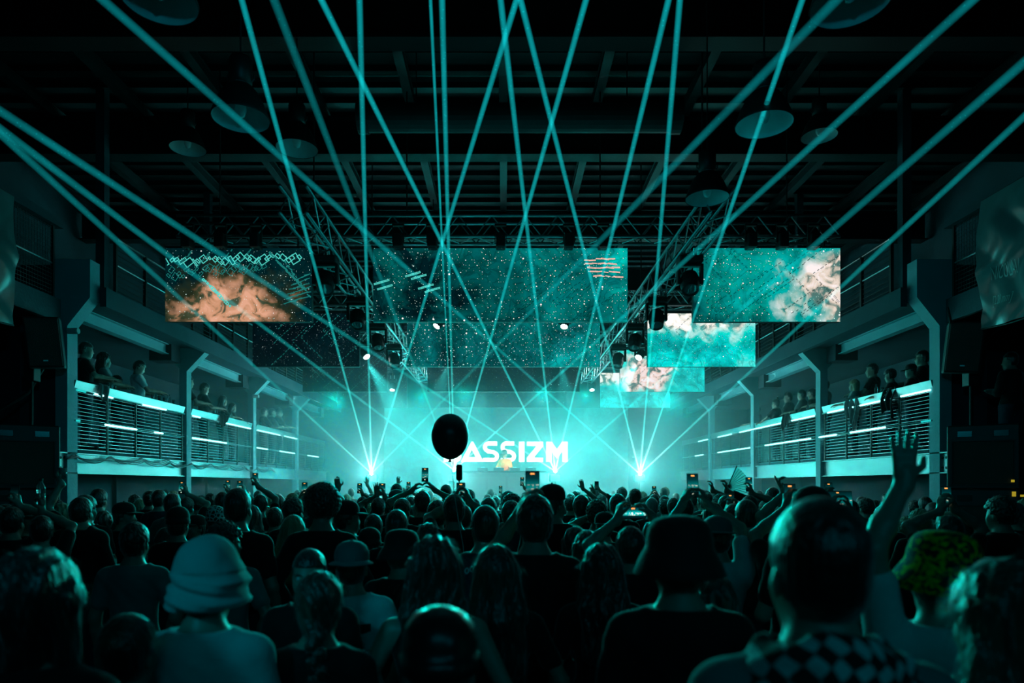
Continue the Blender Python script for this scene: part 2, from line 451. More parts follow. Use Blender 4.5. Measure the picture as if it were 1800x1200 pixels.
# cables looping along the left edge beam
rng = random.Random(4)
for c in range(5):
    pts = []
    y = 10.7; ph = rng.uniform(-0.05, 0.05)
    while y < 20.5:
        u = (y - 10.9 + ph) / 1.02
        sag = abs(math.sin(math.pi * u)) ** 0.7
        pts.append((-6.885 + 0.012 * c, y, 2.43 - 0.02 * c - (0.17 - 0.02 * c) * sag * (0.7 + 0.3 * math.sin(u * 1.7 + c))))
        y += 0.085
    tagit(MB().tube(pts, 0.008, 5).build('cable', CABLE, smooth=True), 'thin cable looped in waves along the lower left gallery beam', 'cable', 'cables on the left gallery beam')

# ---------------------------------------------------------------- stage
struct('stage_floor', MB().box(-6.6, 6.6, 20.3, 26.9, 0.0, 1.2), BLACK)
# ================================================================ LED SCREENS
def screen_mat(name, seed, dark, mid, bright, bias, star=1.0, warm=None, strength=1.0, warm_at=None, scale=0.9):
    m, nt, out = new_mat(name); L = nt.links.new
    tc = N(nt, 'ShaderNodeTexCoord'); mp = N(nt, 'ShaderNodeMapping')
    mp.inputs['Location'].default_value = (seed * 3.17, 0, seed * 1.3)
    L(tc.outputs['Object'], mp.inputs[0])
    n1 = N(nt, 'ShaderNodeTexNoise'); n1.inputs['Scale'].default_value = scale; n1.inputs['Detail'].default_value = 8; n1.inputs['Roughness'].default_value = 0.62; n1.inputs['Distortion'].default_value = 0.8
    L(mp.outputs[0], n1.inputs['Vector'])
    # gradient along x as bias
    sep = N(nt, 'ShaderNodeSeparateXYZ'); L(tc.outputs['Object'], sep.inputs[0])
    gr = N(nt, 'ShaderNodeMath', operation='MULTIPLY_ADD'); gr.inputs[1].default_value = bias[0]; gr.inputs[2].default_value = bias[1]
    L(sep.outputs['X'], gr.inputs[0])
    gz = N(nt, 'ShaderNodeMath', operation='MULTIPLY_ADD'); gz.inputs[1].default_value = bias[2]
    L(sep.outputs['Z'], gz.inputs[0]); L(gr.outputs[0], gz.inputs[2])
    ad = N(nt, 'ShaderNodeMath', operation='ADD'); L(n1.outputs['Fac'], ad.inputs[0]); L(gz.outputs[0], ad.inputs[1])
    cr = N(nt, 'ShaderNodeValToRGB'); el = cr.color_ramp.elements
    el[0].position = 0.36; el[0].color = (*dark, 1); el[1].position = 0.80; el[1].color = (*bright, 1)
    e2 = el.new(0.55); e2.color = (*mid, 1)
    e3 = el.new(0.68); e3.color = tuple(min(1, c * 1.9) for c in mid) + (1,)
    L(ad.outputs[0], cr.inputs[0])
    # dark veins
    n3 = N(nt, 'ShaderNodeTexNoise'); n3.inputs['Scale'].default_value = 2.3; n3.inputs['Detail'].default_value = 9; n3.inputs['Distortion'].default_value = 1.8
    L(mp.outputs[0], n3.inputs['Vector'])
    v1 = N(nt, 'ShaderNodeMath', operation='SUBTRACT'); v1.inputs[1].default_value = 0.5; L(n3.outputs['Fac'], v1.inputs[0])
    v2 = N(nt, 'ShaderNodeMath', operation='ABSOLUTE'); L(v1.outputs[0], v2.inputs[0])
    v3 = N(nt, 'ShaderNodeMapRange'); v3.inputs['From Max'].default_value = 0.05; v3.inputs['To Min'].default_value = 0.62; L(v2.outputs[0], v3.inputs[0])
    mul = N(nt, 'ShaderNodeMix'); mul.data_type = 'RGBA'; mul.blend_type = 'MULTIPLY'; mul.inputs[0].default_value = 1
    L(cr.outputs[0], mul.inputs[6]); L(v3.outputs[0], mul.inputs[7])
    col = mul.outputs[2]
    if warm:
        # warm cloud around a point of the picture on the screen
        wx, wz, wr, wsx = warm_at
        ds = N(nt, 'ShaderNodeVectorMath', operation='SUBTRACT'); ds.inputs[1].default_value = (wx, 0, wz); L(tc.outputs['Object'], ds.inputs[0])
        sc = N(nt, 'ShaderNodeVectorMath', operation='MULTIPLY'); sc.inputs[1].default_value = (wsx, 0, 1); L(ds.outputs[0], sc.inputs[0])
        ln = N(nt, 'ShaderNodeVectorMath', operation='LENGTH'); L(sc.outputs[0], ln.inputs[0])
        n4 = N(nt, 'ShaderNodeTexNoise'); n4.inputs['Scale'].default_value = 1.9; n4.inputs['Detail'].default_value = 7; L(mp.outputs[0], n4.inputs['Vector'])
        m4 = N(nt, 'ShaderNodeMath', operation='MULTIPLY_ADD'); m4.inputs[1].default_value = 1.5; L(n4.outputs['Fac'], m4.inputs[0]); L(ln.outputs['Value'], m4.inputs[2])
        mr = N(nt, 'ShaderNodeMapRange'); mr.inputs['From Min'].default_value = wr + 0.60; mr.inputs['From Max'].default_value = wr + 0.92; mr.inputs['To Min'].default_value = 1; mr.inputs['To Max'].default_value = 0
        L(m4.outputs[0], mr.inputs[0])
        n5 = N(nt, 'ShaderNodeTexNoise'); n5.inputs['Scale'].default_value = 4.2; n5.inputs['Detail'].default_value = 8; n5.inputs['Distortion'].default_value = 1.0; L(mp.outputs[0], n5.inputs['Vector'])
        wr_ = N(nt, 'ShaderNodeValToRGB'); we = wr_.color_ramp.elements
        we[0].position = 0.40; we[0].color = (warm[0] * .10, warm[1] * .28, warm[2] * .3, 1); we[1].position = 0.62; we[1].color = (min(1, warm[0] * 1.3), min(1, warm[1] * 1.35), min(1, warm[2] * 1.6), 1)
        x2 = we.new(0.5); x2.color = (*warm, 1)
        L(n5.outputs['Fac'], wr_.inputs[0])
        mg = N(nt, 'ShaderNodeMapRange'); mg.inputs['From Min'].default_value = wr + 0.78; mg.inputs['From Max'].default_value = wr + 1.15; mg.inputs['To Min'].default_value = .85; mg.inputs['To Max'].default_value = 0
        L(m4.outputs[0], mg.inputs[0]); gx = N(nt, 'ShaderNodeMix'); gx.data_type = 'RGBA'; gx.inputs[7].default_value = (mid[0] + warm[0] * .05, mid[1] * .8 + .02, mid[2] * .35, 1) if warm[2] < .3 else (*[min(1, c * 1.8) for c in mid], 1)
        L(mg.outputs[0], gx.inputs[0]); L(col, gx.inputs[6]); col = gx.outputs[2]
        mx = N(nt, 'ShaderNodeMix'); mx.data_type = 'RGBA'
        L(mr.outputs[0], mx.inputs[0]); L(col, mx.inputs[6]); L(wr_.outputs[0], mx.inputs[7]); col = mx.outputs[2]
    # stars of two sizes
    for sc_, th, amt, prob in ((24.0, 0.12, 1.0, 0.34), (11.0, 0.095, 1.0, 0.45), (4.2, 0.060, 2.2, 0.40)):
        vo = N(nt, 'ShaderNodeTexVoronoi'); vo.voronoi_dimensions = '2D'; vo.inputs['Scale'].default_value = sc_
        cx = N(nt, 'ShaderNodeCombineXYZ'); s2 = N(nt, 'ShaderNodeSeparateXYZ'); L(mp.outputs[0], s2.inputs[0])
        L(s2.outputs['X'], cx.inputs['X']); L(s2.outputs['Z'], cx.inputs['Y']); L(cx.outputs[0], vo.inputs['Vector'])
        sr = N(nt, 'ShaderNodeSeparateColor'); L(vo.outputs['Color'], sr.inputs[0])
        th_ = N(nt, 'ShaderNodeMath', operation='MULTIPLY'); th_.inputs[1].default_value = th * star; L(sr.outputs['Red'], th_.inputs[0])
        lt = N(nt, 'ShaderNodeMath', operation='LESS_THAN'); L(vo.outputs['Distance'], lt.inputs[0]); L(th_.outputs[0], lt.inputs[1])
        pr = N(nt, 'ShaderNodeMath', operation='GREATER_THAN'); pr.inputs[1].default_value = 1 - prob; L(sr.outputs['Green'], pr.inputs[0])
        pm = N(nt, 'ShaderNodeMath', operation='MULTIPLY'); L(lt.outputs[0], pm.inputs[0]); L(pr.outputs[0], pm.inputs[1])
        sm = N(nt, 'ShaderNodeMix'); sm.data_type = 'RGBA'; sm.inputs[7].default_value = (0.75, 1.0, 0.93, 1) if sc_ > 5 else (1.0, 0.96, 0.92, 1)
        L(pm.outputs[0], sm.inputs[0]); L(col, sm.inputs[6]); col = sm.outputs[2]
    em = N(nt, 'ShaderNodeEmission'); em.inputs[1].default_value = strength; L(col, em.inputs[0])
    L(em.outputs[0], out.inputs[0])
    m.cycles.emission_sampling = 'FRONT'
    return m

DK = (0.0, 0.012, 0.016); MD = (0.0, 0.10, 0.10); BR = (0.02, 0.55, 0.50); PALE = (0.62, 0.72, 0.64)
GRAPH = emit('screen_graphic', (0.10, 0.75, 0.65), 0.8, 'NONE')
GRAPHD = emit('screen_graphic_dim', (0.02, 0.32, 0.29), 0.6, 'NONE')
GRAPHK = emit('screen_graphic_dark', (0.0, 0.05, 0.055), 0.5, 'NONE')
GRAPHW = emit('screen_graphic_pink', (0.95, 0.55, 0.42), 0.9, 'NONE')

def ring(mb, cx, cz, w, h, ang, t=0.012):
    # outline rectangle lying on the screen (flat picture element)
    ca, sa = math.cos(ang), math.sin(ang)
    def R(x, z): return Vector((cx + x * ca - z * sa, -0.004, cz + x * sa + z * ca))
    o = [(-w/2, -h/2), (w/2, -h/2), (w/2, h/2), (-w/2, h/2)]; i = [(-w/2+t, -h/2+t), (w/2-t, -h/2+t), (w/2-t, h/2-t), (-w/2+t, h/2-t)]
    vs = [R(*p) for p in o] + [R(*p) for p in i]
    mb._add(vs, [(k, (k+1) % 4, (k+1) % 4 + 4, k + 4) for k in range(4)])

def chain(mb, x0, z0, x1, z1, n, w, h, ang, t=0.01, jit=0.02, r=None):
    r = r or random.Random(1)
    for k in range(n):
        f = (k + .5) / n
        s = r.uniform(0.55, 1.15)
        ring(mb, x0 + (x1 - x0) * f + r.uniform(-jit, jit), z0 + (z1 - z0) * f + r.uniform(-jit, jit), w * s, h * s, ang + r.uniform(-.15, .15), t)

def clipmb(mb, W, H):
    # keep only faces fully within the screen
    keep = []
    for f in mb.f:
        if all(abs(mb.v[i][0]) < W / 2 - .004 and abs(mb.v[i][2]) < H / 2 - .004 for i in f): keep.append(f)
    mb.f = keep; mb.mi = [0] * len(keep)

def led_screen(x0, x1, y, z0, z1, m, label, graphics=(), ropes=True, group='hanging LED screens'):
    e = empty('led_screen', ((x0 + x1) / 2, y, (z0 + z1) / 2), label, 'screen', group)
    W, H = x1 - x0, z1 - z0
    MB().box(-W/2, W/2, 0.002, 0.09, -H/2, H/2).build('screen_housing', BLACK, e)
    b = MB()
    b.quad(Vector((-W/2, 0, -H/2)), Vector((W/2, 0, -H/2)), Vector((W/2, 0, H/2)), Vector((-W/2, 0, H/2)))
    b.build('display', m, e)
    for mb, mm in graphics:
        clipmb(mb, W, H)
        if mb.f:
            o = mb.build('screen_graphic', mm, e); o['kind'] = 'stuff'
    if ropes:
        w = MB()
        for s in (-0.4, 0.4):
            w.tube([(s * W, 0.05, H/2), (s * W, 0.05, H/2 + 0.16)], 0.012, 6)
            w.box(s * W - 0.04, s * W + 0.04, 0.02, 0.08, H/2, H/2 + 0.03)
        w.build('hanger', BLACK, e)
    return e

ZS = 4.41; HS = 1.13
rr = random.Random(7)
def gfx_left():
    b = MB(); c = MB()
    for k in range(26): ring(b, -1.1 + k * .082 + rr.uniform(-.02, .02), 0.355 + 0.03 * math.sin(k) + k * .003, rr.uniform(.03, .15), rr.uniform(.05, .15), 0.7 + rr.uniform(-.2, .2), 0.014)
    for k in range(30): ring(c, -1.08 + k * .05 + rr.uniform(-.02, .02), 0.17 + 0.004 * k + rr.uniform(-.06, .06), rr.uniform(.04, .12), rr.uniform(.04, .10), 0.8 + rr.uniform(-.3, .3), 0.008)
    chain(b, -0.55, 0.10, -0.12, -0.34, 14, .05, .05, 0.8, .014, .006, rr)
    chain(c, 0.48, 0.5, 1.0, -0.05, 26, .06, .03, -0.8, .014, .01, rr)
    chain(c, 0.6, 0.5, 1.12, -0.2, 30, .04, .02, -0.8, .01, .02, rr)
    for q in range(6): chain(c, 0.72 + .03 * q, -0.28 + .07 * q, 1.14, -0.16 + .07 * q, 9, .10, .012, 0.25, .006, .006, rr)
    for q in range(4): chain(c, -0.7 + .3 * q, 0.54, -0.95 + .3 * q, 0.26, 8, .05, .02, 0.8, .006, .01, rr)
    return ((b, GRAPH), (c, GRAPHD))
def gfx_dark(n, W, H, m1=GRAPHD, seed=1, slope=0.75):
    b = MB(); r = random.Random(seed)
    for q in range(n):
        x = r.uniform(-W/2, W/2); z = r.uniform(-H/2, H/2); l = r.uniform(.3, 1.0)
        chain(b, x, z, x + l * math.cos(slope), z + l * math.sin(slope), int(l * 14), .05, .014, slope, .005, .006, r)
        if q % 3 == 0: chain(b, x, z, x + l * .5, z - l * .5, int(l * 10), .05, .02, -0.8, .005, .006, r)
    return ((b, m1),)
def gfx_center():
    b = MB(); c = MB(); d = MB(); r = random.Random(3)
    for (x, z) in ((-1.42, .14), (-1.33, .10), (-1.22, -.05), (-1.12, -.1), (-1.9, .02), (-1.85, -.06)): 
        for q in range(4): ring(b, x + .05 * q, z + .015 * q, .09, .03, .25, .012)
    for q in range(5): chain(c, 1.28 + .04 * q, .38 - .06 * q, 1.75 + .03 * q, .40 - .07 * q, 5, .12, .022, -0.05, .010, .01, r)
    for q in range(16):
        x = r.uniform(0.2, 1.9); z = r.uniform(-.5, .5); chain(d, x, z, x - .5, z - .35, 9, .05, .012, .65, .004, .01, r)
    return ((b, GRAPH), (c, GRAPHW), (d, GRAPHK))

S_left = screen_mat('nebula_left', 1, DK, (0.0, 0.018, 0.022), (0.0, .14, .13), (0, -0.04, 0), 0.75, (0.60, 0.29, 0.16), 1.0, (-0.20, -0.45, 0.42, 0.62))
S_mid = screen_mat('nebula_middle', 2.2, DK, (0.0, 0.12, 0.12), (0.0, .62, .56), (0.085, 0.01, 0.02), 1.0)
S_right = screen_mat('nebula_right', 3.4, (0, .03, .035), (0.0, 0.27, 0.25), (0.0, .75, .68), (0.08, 0.06, 0), 1.0, (0.80, 0.66, 0.55), 1.0, (1.20, 0.0, 0.50, 0.60))
S_left2 = screen_mat('nebula_left_dim', 4.1, (0, .003, .005), (0.0, 0.008, 0.011), (0.0, .10, .10), (0, -0.08, 0), 0.65)
S_mid2 = screen_mat('nebula_middle_low', 5.2, DK, (0.0, 0.12, 0.12), (0.0, .50, .46), (0.04, 0.04, 0), 1.3)
S_right2 = screen_mat('nebula_right_low', 6.3, (0, .08, .09), (0.0, 0.38, 0.35), (0.25, .85, .75), (0.05, 0.08, 0), 0.9, (0.85, 0.80, 0.70), 1.1, (-0.4, 0.60, 0.45, 0.33))
S_right3 = screen_mat('nebula_right_pink', 7.7, (0, .10, .10), (0.0, 0.40, 0.36), (0.35, .85, .75), (0.02, 0.09, 0), 0.9, (0.90, 0.62, 0.55), 1.1, (-0.45, -0.1, 0.55, 0.8))
def xs(px, d): return (px - VPX) / FPX * d
d1 = 10.5
led_screen(xs(290.5, d1), xs(548, d1), d1, ZS, ZS + HS, S_left, 'wide LED screen with orange nebula cloud and chains of diamonds', gfx_left())
led_screen(xs(656, d1), xs(1103, d1), d1, ZS, ZS + HS, S_mid, 'widest LED screen, dark teal star field with pink dashes at top corner', gfx_center())
led_screen(xs(1218.5, d1), xs(1477, d1), d1, ZS, ZS + HS, S_right, 'bright teal LED screen whose right edge fades into cream clouds', gfx_dark(22, 2.2, 1.1, GRAPHK, 5, 0.6))
d2 = 14.5
led_screen(-5.33, -3.06, d2, ZS, ZS + HS, S_left2, 'nearly black LED screen with white dots under the orange nebula screen', gfx_dark(16, 2.3, 1.1, GRAPHD, 11))
led_screen(-2.05, 2.05, d2, ZS, ZS + HS, S_mid2, 'teal star field LED screen right below the widest screen', gfx_dark(22, 4, 1.1, GRAPHK, 12))
led_screen(3.06, 5.35, d2, ZS, ZS + HS, S_right2, 'bright LED screen with cream marble clouds, second on its side', gfx_dark(6, 2.3, 1.1, GRAPHK, 13))
d3 = 18.4
led_screen(-5.41, -3.14, d3, ZS, ZS + HS, S_left2, 'dim dotted LED screen third behind the orange nebula one', gfx_dark(22, 2.3, 1.1, GRAPHD, 14))
led_screen(-2.05, 2.05, d3, ZS, ZS + HS, S_left2, 'dark speckled LED screen third in the middle run', gfx_dark(6, 4, 1.1, GRAPHK, 15))
led_screen(3.14, 5.42, d3, ZS, ZS + HS, S_right3, 'pink and teal cloud LED screen third on the bright side', gfx_dark(5, 2.3, 1.1, GRAPHK, 16))
d4 = 22.2
led_screen(-5.41, -3.14, d4, ZS, ZS + HS, S_left2, 'small dark LED screen farthest back on the orange side', gfx_dark(16, 2.3, 1.1, GRAPHD, 17))
led_screen(-2.05, 2.05, d4, ZS, ZS + HS, S_left2, 'small dark LED screen farthest back above the band name', gfx_dark(4, 4, 1.1, GRAPHD, 18))
led_screen(3.14, 5.42, d4, ZS, ZS + HS, S_right2, 'small pale LED screen farthest back on the bright side', ())

# back wall screen with the artist name
S_back = screen_mat('back_screen', 9.1, (0, .06, .06), (0.0, 0.16, 0.15), (0.0, .4, .36), (0, 0.02, 0), 0.5, None, 1.0)
YB = 25.2
bs = led_screen(-4.4, 4.6, YB, 1.55, 4.75, S_back, 'large back wall screen showing the white name BASSIZM', (), False, None)
for sx in (-3.6, -1.2, 1.2, 3.6): MB().bbox(sx - .04, sx + .04, .02, .1, -1.95, -1.6, .005).build('support_leg', BLACK, bs)
LET = emit('letter_light', (1, 1, 1), 2.2, 'NONE')
cx0, cz0 = (-4.4 + 4.6) / 2, (1.55 + 4.75) / 2
def L2(px, py):   # picture position on the back screen, local
    p = P(px, py, YB); return Vector((p.x - cx0, -0.006, p.z - cz0))
def glyph(polys, name='letter'):
    b = MB()
    for poly in polys:
        vs = [L2(*p) for p in poly]
        back = [v + Vector((0, 0.004, 0)) for v in vs]
        n = len(vs)
        b._add(vs + back, [list(range(n)), list(range(2*n-1, n-1, -1))] + [(i, (i+1) % n, (i+1) % n + n, i + n) for i in range(n)])
    return b.build(name, LET, bs)
yT, yM, yBt = 776.0, 794.0, 811.5
def box_(x0, x1, y0, y1): return [(x0, y0), (x1, y0), (x1, y1), (x0, y1)]
def arcpoly(cx, cy, r0, r1, a0, a1, n=10, sy=1.0):
    o = [(cx + r1 * math.cos(math.radians(a0 + (a1 - a0) * i / n)), cy - sy * r1 * math.sin(math.radians(a0 + (a1 - a0) * i / n))) for i in range(n + 1)]
    q = [(cx + r0 * math.cos(math.radians(a1 + (a0 - a1) * i / n)), cy - sy * r0 * math.sin(math.radians(a1 + (a0 - a1) * i / n))) for i in range(n + 1)]
    return [ [o[i], o[i+1], q[n-i-1], q[n-i]] for i in range(n) ]
# B
glyph([box_(780, 788, yT, yBt), box_(788, 801, yT, yT+7), box_(788, 802, yM-3.5, yM+3.5), box_(788, 803, yBt-7, yBt)] + arcpoly(801, 785.2, 2.3, 9.3, -90, 90) + arcpoly(802, 802.6, 2.3, 9.3, -90, 90))
# A with cut left leg (wedge form)
glyph([[(828.5, yT), (832, yT), (850, yBt), (840, yBt), (829.5, 790)], [(828.5, yT), (829.5, 790), (819, yBt), (809.5, yBt)], [(824, 803), (838, 803), (841.5, yBt), (820, yBt)]])
def S_at(x0, x1):
    w = x1 - x0; cy1 = yT + 9.6; cy2 = yBt - 9.6; c = (x0 + x1) / 2
    ps = []
    ps += arcpoly(x0 + 11.0, cy1, 3.2, 10.2, 60, 270, 12)
    ps += [box_(x0 + 11, x1 - 4, yT - .3, yT + 7)]
    ps += arcpoly(x1 - 11.0, cy2 - .3, 3.2, 10.2, -120, 90, 12)
    ps += [box_(x0 + 1, x1 - 11, yBt - 7, yBt)]
    ps += [[(x0 + 8, yM - 5.2), (x1 - 9, yM - 3.0), (x1 - 9, yM + 3.7), (x0 + 8, yM + 2.5)]]
    return ps
glyph(S_at(848, 878)); glyph(S_at(879, 908))
glyph([box_(912, 922, yT, yBt)])
glyph([box_(926, 955, yT, yT + 7.5), box_(926, 955, yBt - 7.5, yBt), [(943, yT + 7.5), (955, yT + 7.5), (938.5, yBt - 7.5), (926, yBt - 7.5)]])
glyph([[(960, yT), (970, yT), (979, 789), (988, yT), (998, yT), (998, yBt), (988.5, yBt), (988.5, 793), (979, 806), (969.5, 793), (969.5, yBt), (960, yBt)]])

# ================================================================ TRUSSES
def truss(x0, x1, y, z0, label, axis='x', w=0.32, bay=0.5, individual=True, group='lighting trusses', r=0.026):
    L_ = x1 - x0
    loc = (x0, y, z0) if axis == 'x' else (y, x0, z0)
    e = empty('lighting_truss', loc, label, 'truss', group, 0 if axis == 'x' else math.pi / 2)
    # local: along +X ; for axis y rotated 90deg
    ch = MB().tube([(0, 0, 0), (L_, 0, 0)], r, 8).mesh('chord', TRUSSM, True)
    for yy in (0, w):
        for zz in (0, w): link('chord', ch, e, (0, yy - w/2, zz))
    n = int(round(L_ / bay)); bl = L_ / n
    dv = MB().tube([(0, 0, 0), (bl/2, 0, w)], 0.011, 5).mesh('brace', TRUSSM)
    dv2 = MB().tube([(0, 0, w), (bl/2, 0, 0)], 0.011, 5).mesh('brace', TRUSSM)
    dh = MB().tube([(0, 0, 0), (bl/2, w, 0)], 0.011, 5).mesh('brace', TRUSSM)
    dh2 = MB().tube([(0, w, 0), (bl/2, 0, 0)], 0.011, 5).mesh('brace', TRUSSM)
    if individual:
        for k in range(n):
            for yy in (-w/2, w/2):
                link('brace', dv, e, (k * bl, yy, 0)); link('brace', dv2, e, (k * bl + bl/2, yy, 0))
            link('brace', dh, e, (k * bl, -w/2, 0)); link('brace', dh2, e, (k * bl + bl/2, -w/2, 0))
    else:
        b = MB()
        for k in range(n):
            for yy in (-w/2, w/2):
                b.tube([(k*bl, yy, 0), (k*bl+bl/2, yy, w)], 0.011, 4, False); b.tube([(k*bl+bl/2, yy, w), (k*bl+bl, yy, 0)], 0.011, 4, False)
            b.tube([(k*bl, -w/2, 0), (k*bl+bl/2, w/2, 0)], 0.011, 4, False); b.tube([(k*bl+bl/2, w/2, 0), (k*bl+bl, -w/2, 0)], 0.011, 4, False)
        b.build('lacing', TRUSSM, e)['kind'] = 'stuff'
    return e
truss(-5.0, 5.15, 10.6, 5.70, 'aluminium truss across the hall above the nearest row of screens', 'x')
truss(-5.4, 5.4, 14.6, 5.70, 'aluminium truss above the second row of screens', 'x', individual=False)
truss(-5.4, 5.4, 18.5, 5.70, 'aluminium truss above the third row of screens', 'x', individual=False)
truss(-5.4, 5.4, 22.25, 5.70, 'aluminium truss above the farthest row of screens', 'x', individual=False)
truss(8.1, 21.6, -2.50, 5.13, 'long truss with moving heads running toward the stage beside the orange screen', 'y', individual=True, bay=0.62)
truss(8.1, 21.6, 2.62, 5.13, 'long truss with moving heads running toward the stage beside the bright teal screen', 'y', individual=True, bay=0.62)
# truss suspension chains
for d in (10.6, 14.6, 18.5, 22.3):
    for x in (-4.4, -1.5, 1.5, 4.4):
        tagit(MB().tube([(x, d, 6.03), (x, d, 8.4)], 0.012, 5).build('hoist_chain', BLACK), 'thin hoist chain holding a cross truss to the roof', 'chain', 'hoist chains')
for x in (-2.5, 2.62):
    for d in (9.0, 13.0, 17.0, 21.0):
        tagit(MB().tube([(x, d, 5.46), (x, d, 8.4)], 0.012, 5).build('hoist_chain', BLACK), 'thin hoist chain holding a long truss to the roof', 'chain', 'long truss hoist chains')
# black drape borders above screens hide the truss tail
# small dark pods hung on the first cross truss
podm = None; npod = 0
ORD = ('first', 'second', 'third', 'fourth', 'fifth', 'sixth', 'seventh', 'eighth', 'ninth', 'tenth', 'eleventh')
for px in (330, 388, 450, 700, 760, 880, 1000, 1060, 1320, 1375, 1430):
    p = P(px, 395, 10.35)
    if podm is None:
        b = MB().bbox(-.07, .07, -.10, .10, -.34, -.12, .02); b.box(-.09, -.08, -.02, .02, -.25, .02); b.box(.08, .09, -.02, .02, -.25, .02); b.box(-.09, .09, -.03, .03, 0, .03); b.tube([(0, 0, .03), (0, .2, .09)], .015, 6)
        e0 = empty('stage_blinder', (p.x, p.y, 5.82), 'small dark lamp under the nearest cross truss, first from its left end', 'lamp', 'lamps on the nearest cross truss')
        b.build('lamp_body', BLACK, e0)
        MB().lathe([(.001, -.345), (.055, -.345), (.055, -.338), (.001, -.338)], 16, cap=False).build('lens', BLACKG, e0)
        podm = e0
    else: dup(e0, (p.x, p.y, 5.82), 'small dark lamp under the nearest cross truss, %s from its left end' % ORD[npod])
    npod += 1

# ================================================================ MOVING HEADS
LENS_ON = emit('lens_lit', (0.75, 1.0, 0.98), 60.0, 'NONE')
LENS_OFF = mat('lens_off', (0.05, 0.09, 0.1), 0.08, bump=0, var=0.1, coat=0.5)
def moving_head(loc, aimdir, label, lit=False, s=1.0, group='moving heads on the long trusses'):
    e = empty('moving_head', loc, label, 'stage light', group)
    # base hangs from truss bottom at z=0
    MB().bbox(-.17*s, .17*s, -.12*s, .12*s, -.10*s, 0, .02).build('base', BLACK, e)
    b = MB().tube([(-.08*s, 0, 0), (-.08*s, 0, .12)], .02, 8); b.tube([(.08*s, 0, 0), (.08*s, 0, .12)], .02, 8); b.build('clamp', TRUSSM, e)
    y = MB()
    for sx in (-1, 1):
        y.bbox(sx*.165*s - .022, sx*.165*s + .022, -.05*s, .05*s, -.40*s, -.10*s, .012)
    y.bbox(-.18*s, .18*s, -.05*s, .05*s, -.14*s, -.10*s, .012); y.build('yoke', BLACK, e)
    d = Vector(aimdir).normalized(); q = d.to_track_quat('Z', 'Y').to_matrix().to_4x4()
    M = Matrix.Translation((0, 0, -.36*s)) @ q
    prof = [(.001, -.17), (.07, -.17), (.115, -.13), (.135, -.05), (.135, .06), (.12, .12), (.12, .165), (.105, .165), (.10, .14)]
    h = MB().lathe([(r*s, z*s) for r, z in prof], 24, M); hd = h.build('head', BLACK, e, smooth=False)
    MB().lathe([(.001, .15*s), (.05*s, .155*s), (.10*s, .14*s)], 24, M).build('lens', LENS_ON if lit else LENS_OFF, e, smooth=True)
    return e, Matrix.Translation(loc) @ M @ Vector((0, 0, .2*s))
TZ = 5.10
sides = [('orange', -2.50), ('bright teal', 2.62)]
for sname, x in sides:
    s_ = 1 if x < 0 else -1
    for k, (d, ds, sc_) in enumerate(((9.6, (0.1*s_, -.6, -1), 1.0), (11.7, (.1*s_, -.5, -1), 1.0), (13.6, (.2*s_, -.4, -1), 1.0), (15.6, (.2*s_, -.3, -1), 1.0))):
        moving_head((x, d, TZ), ds, '%s unlit moving head under the long truss on the %s screen side' % (('nearest', 'second', 'third', 'fourth')[k], sname), False, .98)

def lit_head(px, py, d, target, label, power, ang, x=None):
    p = P(px, py, d); loc = (p.x, p.y, p.z + 0.36)
    dr = Vector(target) - p
    e, tip = moving_head(loc, dr, label, True, 0.75, 'lit moving heads')
    # thin drop arm to the truss
    MB().tube([(0, 0, 0), (0, 0, max(0.05, 5.10 - loc[2]))], .018, 6).build('drop_arm', BLACK, e)
    spot('head_beam', tuple(p + dr.normalized() * 0.22), target, power * 3.2, ang, (.06, 1, .95), 0.25, 0.05)
lit_head(641, 628, 15.8, (-0.6, 13.6, 1.0), 'lit moving head glaring beside the left middle screen edge', 900, 26)
lit_head(1126, 630, 15.8, (0.8, 13.4, 1.6), 'lit moving head glaring beside the cream cloud screens', 900, 26)
for i, (px, d, tx, pw) in enumerate(((772, 14.1, -3.2, 300), (993, 14.1, 0.6, 300), (790, 18.0, -2.6, 600), (985, 18.0, 2.0, 800), (690, 21.6, -3.6, 500), (1150, 21.6, 4.6, 500), (850, 21.6, -0.8, 350), (1040, 21.6, 3.0, 350))):
    HZ = {14: 5.50, 18: 5.38, 21: 5.24}[int(d)]
    x = xs(px, d)
    o, tip = moving_head((x, d, {14: 5.50, 18: 5.38, 21: 5.24}[int(d)]), (tx - x, -1.6, -3.0), 'small lit lamp peeping under the %s screen row, %s' % (('second', 'second', 'third', 'third', 'farthest', 'farthest', 'farthest', 'farthest')[i], ('over the dark balloon', 'over the last letters', 'over the dark balloon', 'over the last letters', 'on the orange screen side', 'on the bright screen side', 'before the double S', 'right of the last letter')[i]), True, 0.7, 'lit moving heads')
    ty_ = {14: 14.45, 18: 18.35, 21: 22.1}[int(d)] - d
    MB().tube([(0, 0.0, 0), (0, 0.0, 5.64 - HZ), (0, ty_, 5.66 - HZ), (0, ty_, 5.71 - HZ)], .018, 6).build('drop_arm', BLACK, o)
    spot('head_beam', tuple(tip), (tx, d - 2.0, 1.2), pw * 1.1, 34, (.04, 1, .95), 0.5, 0.05)

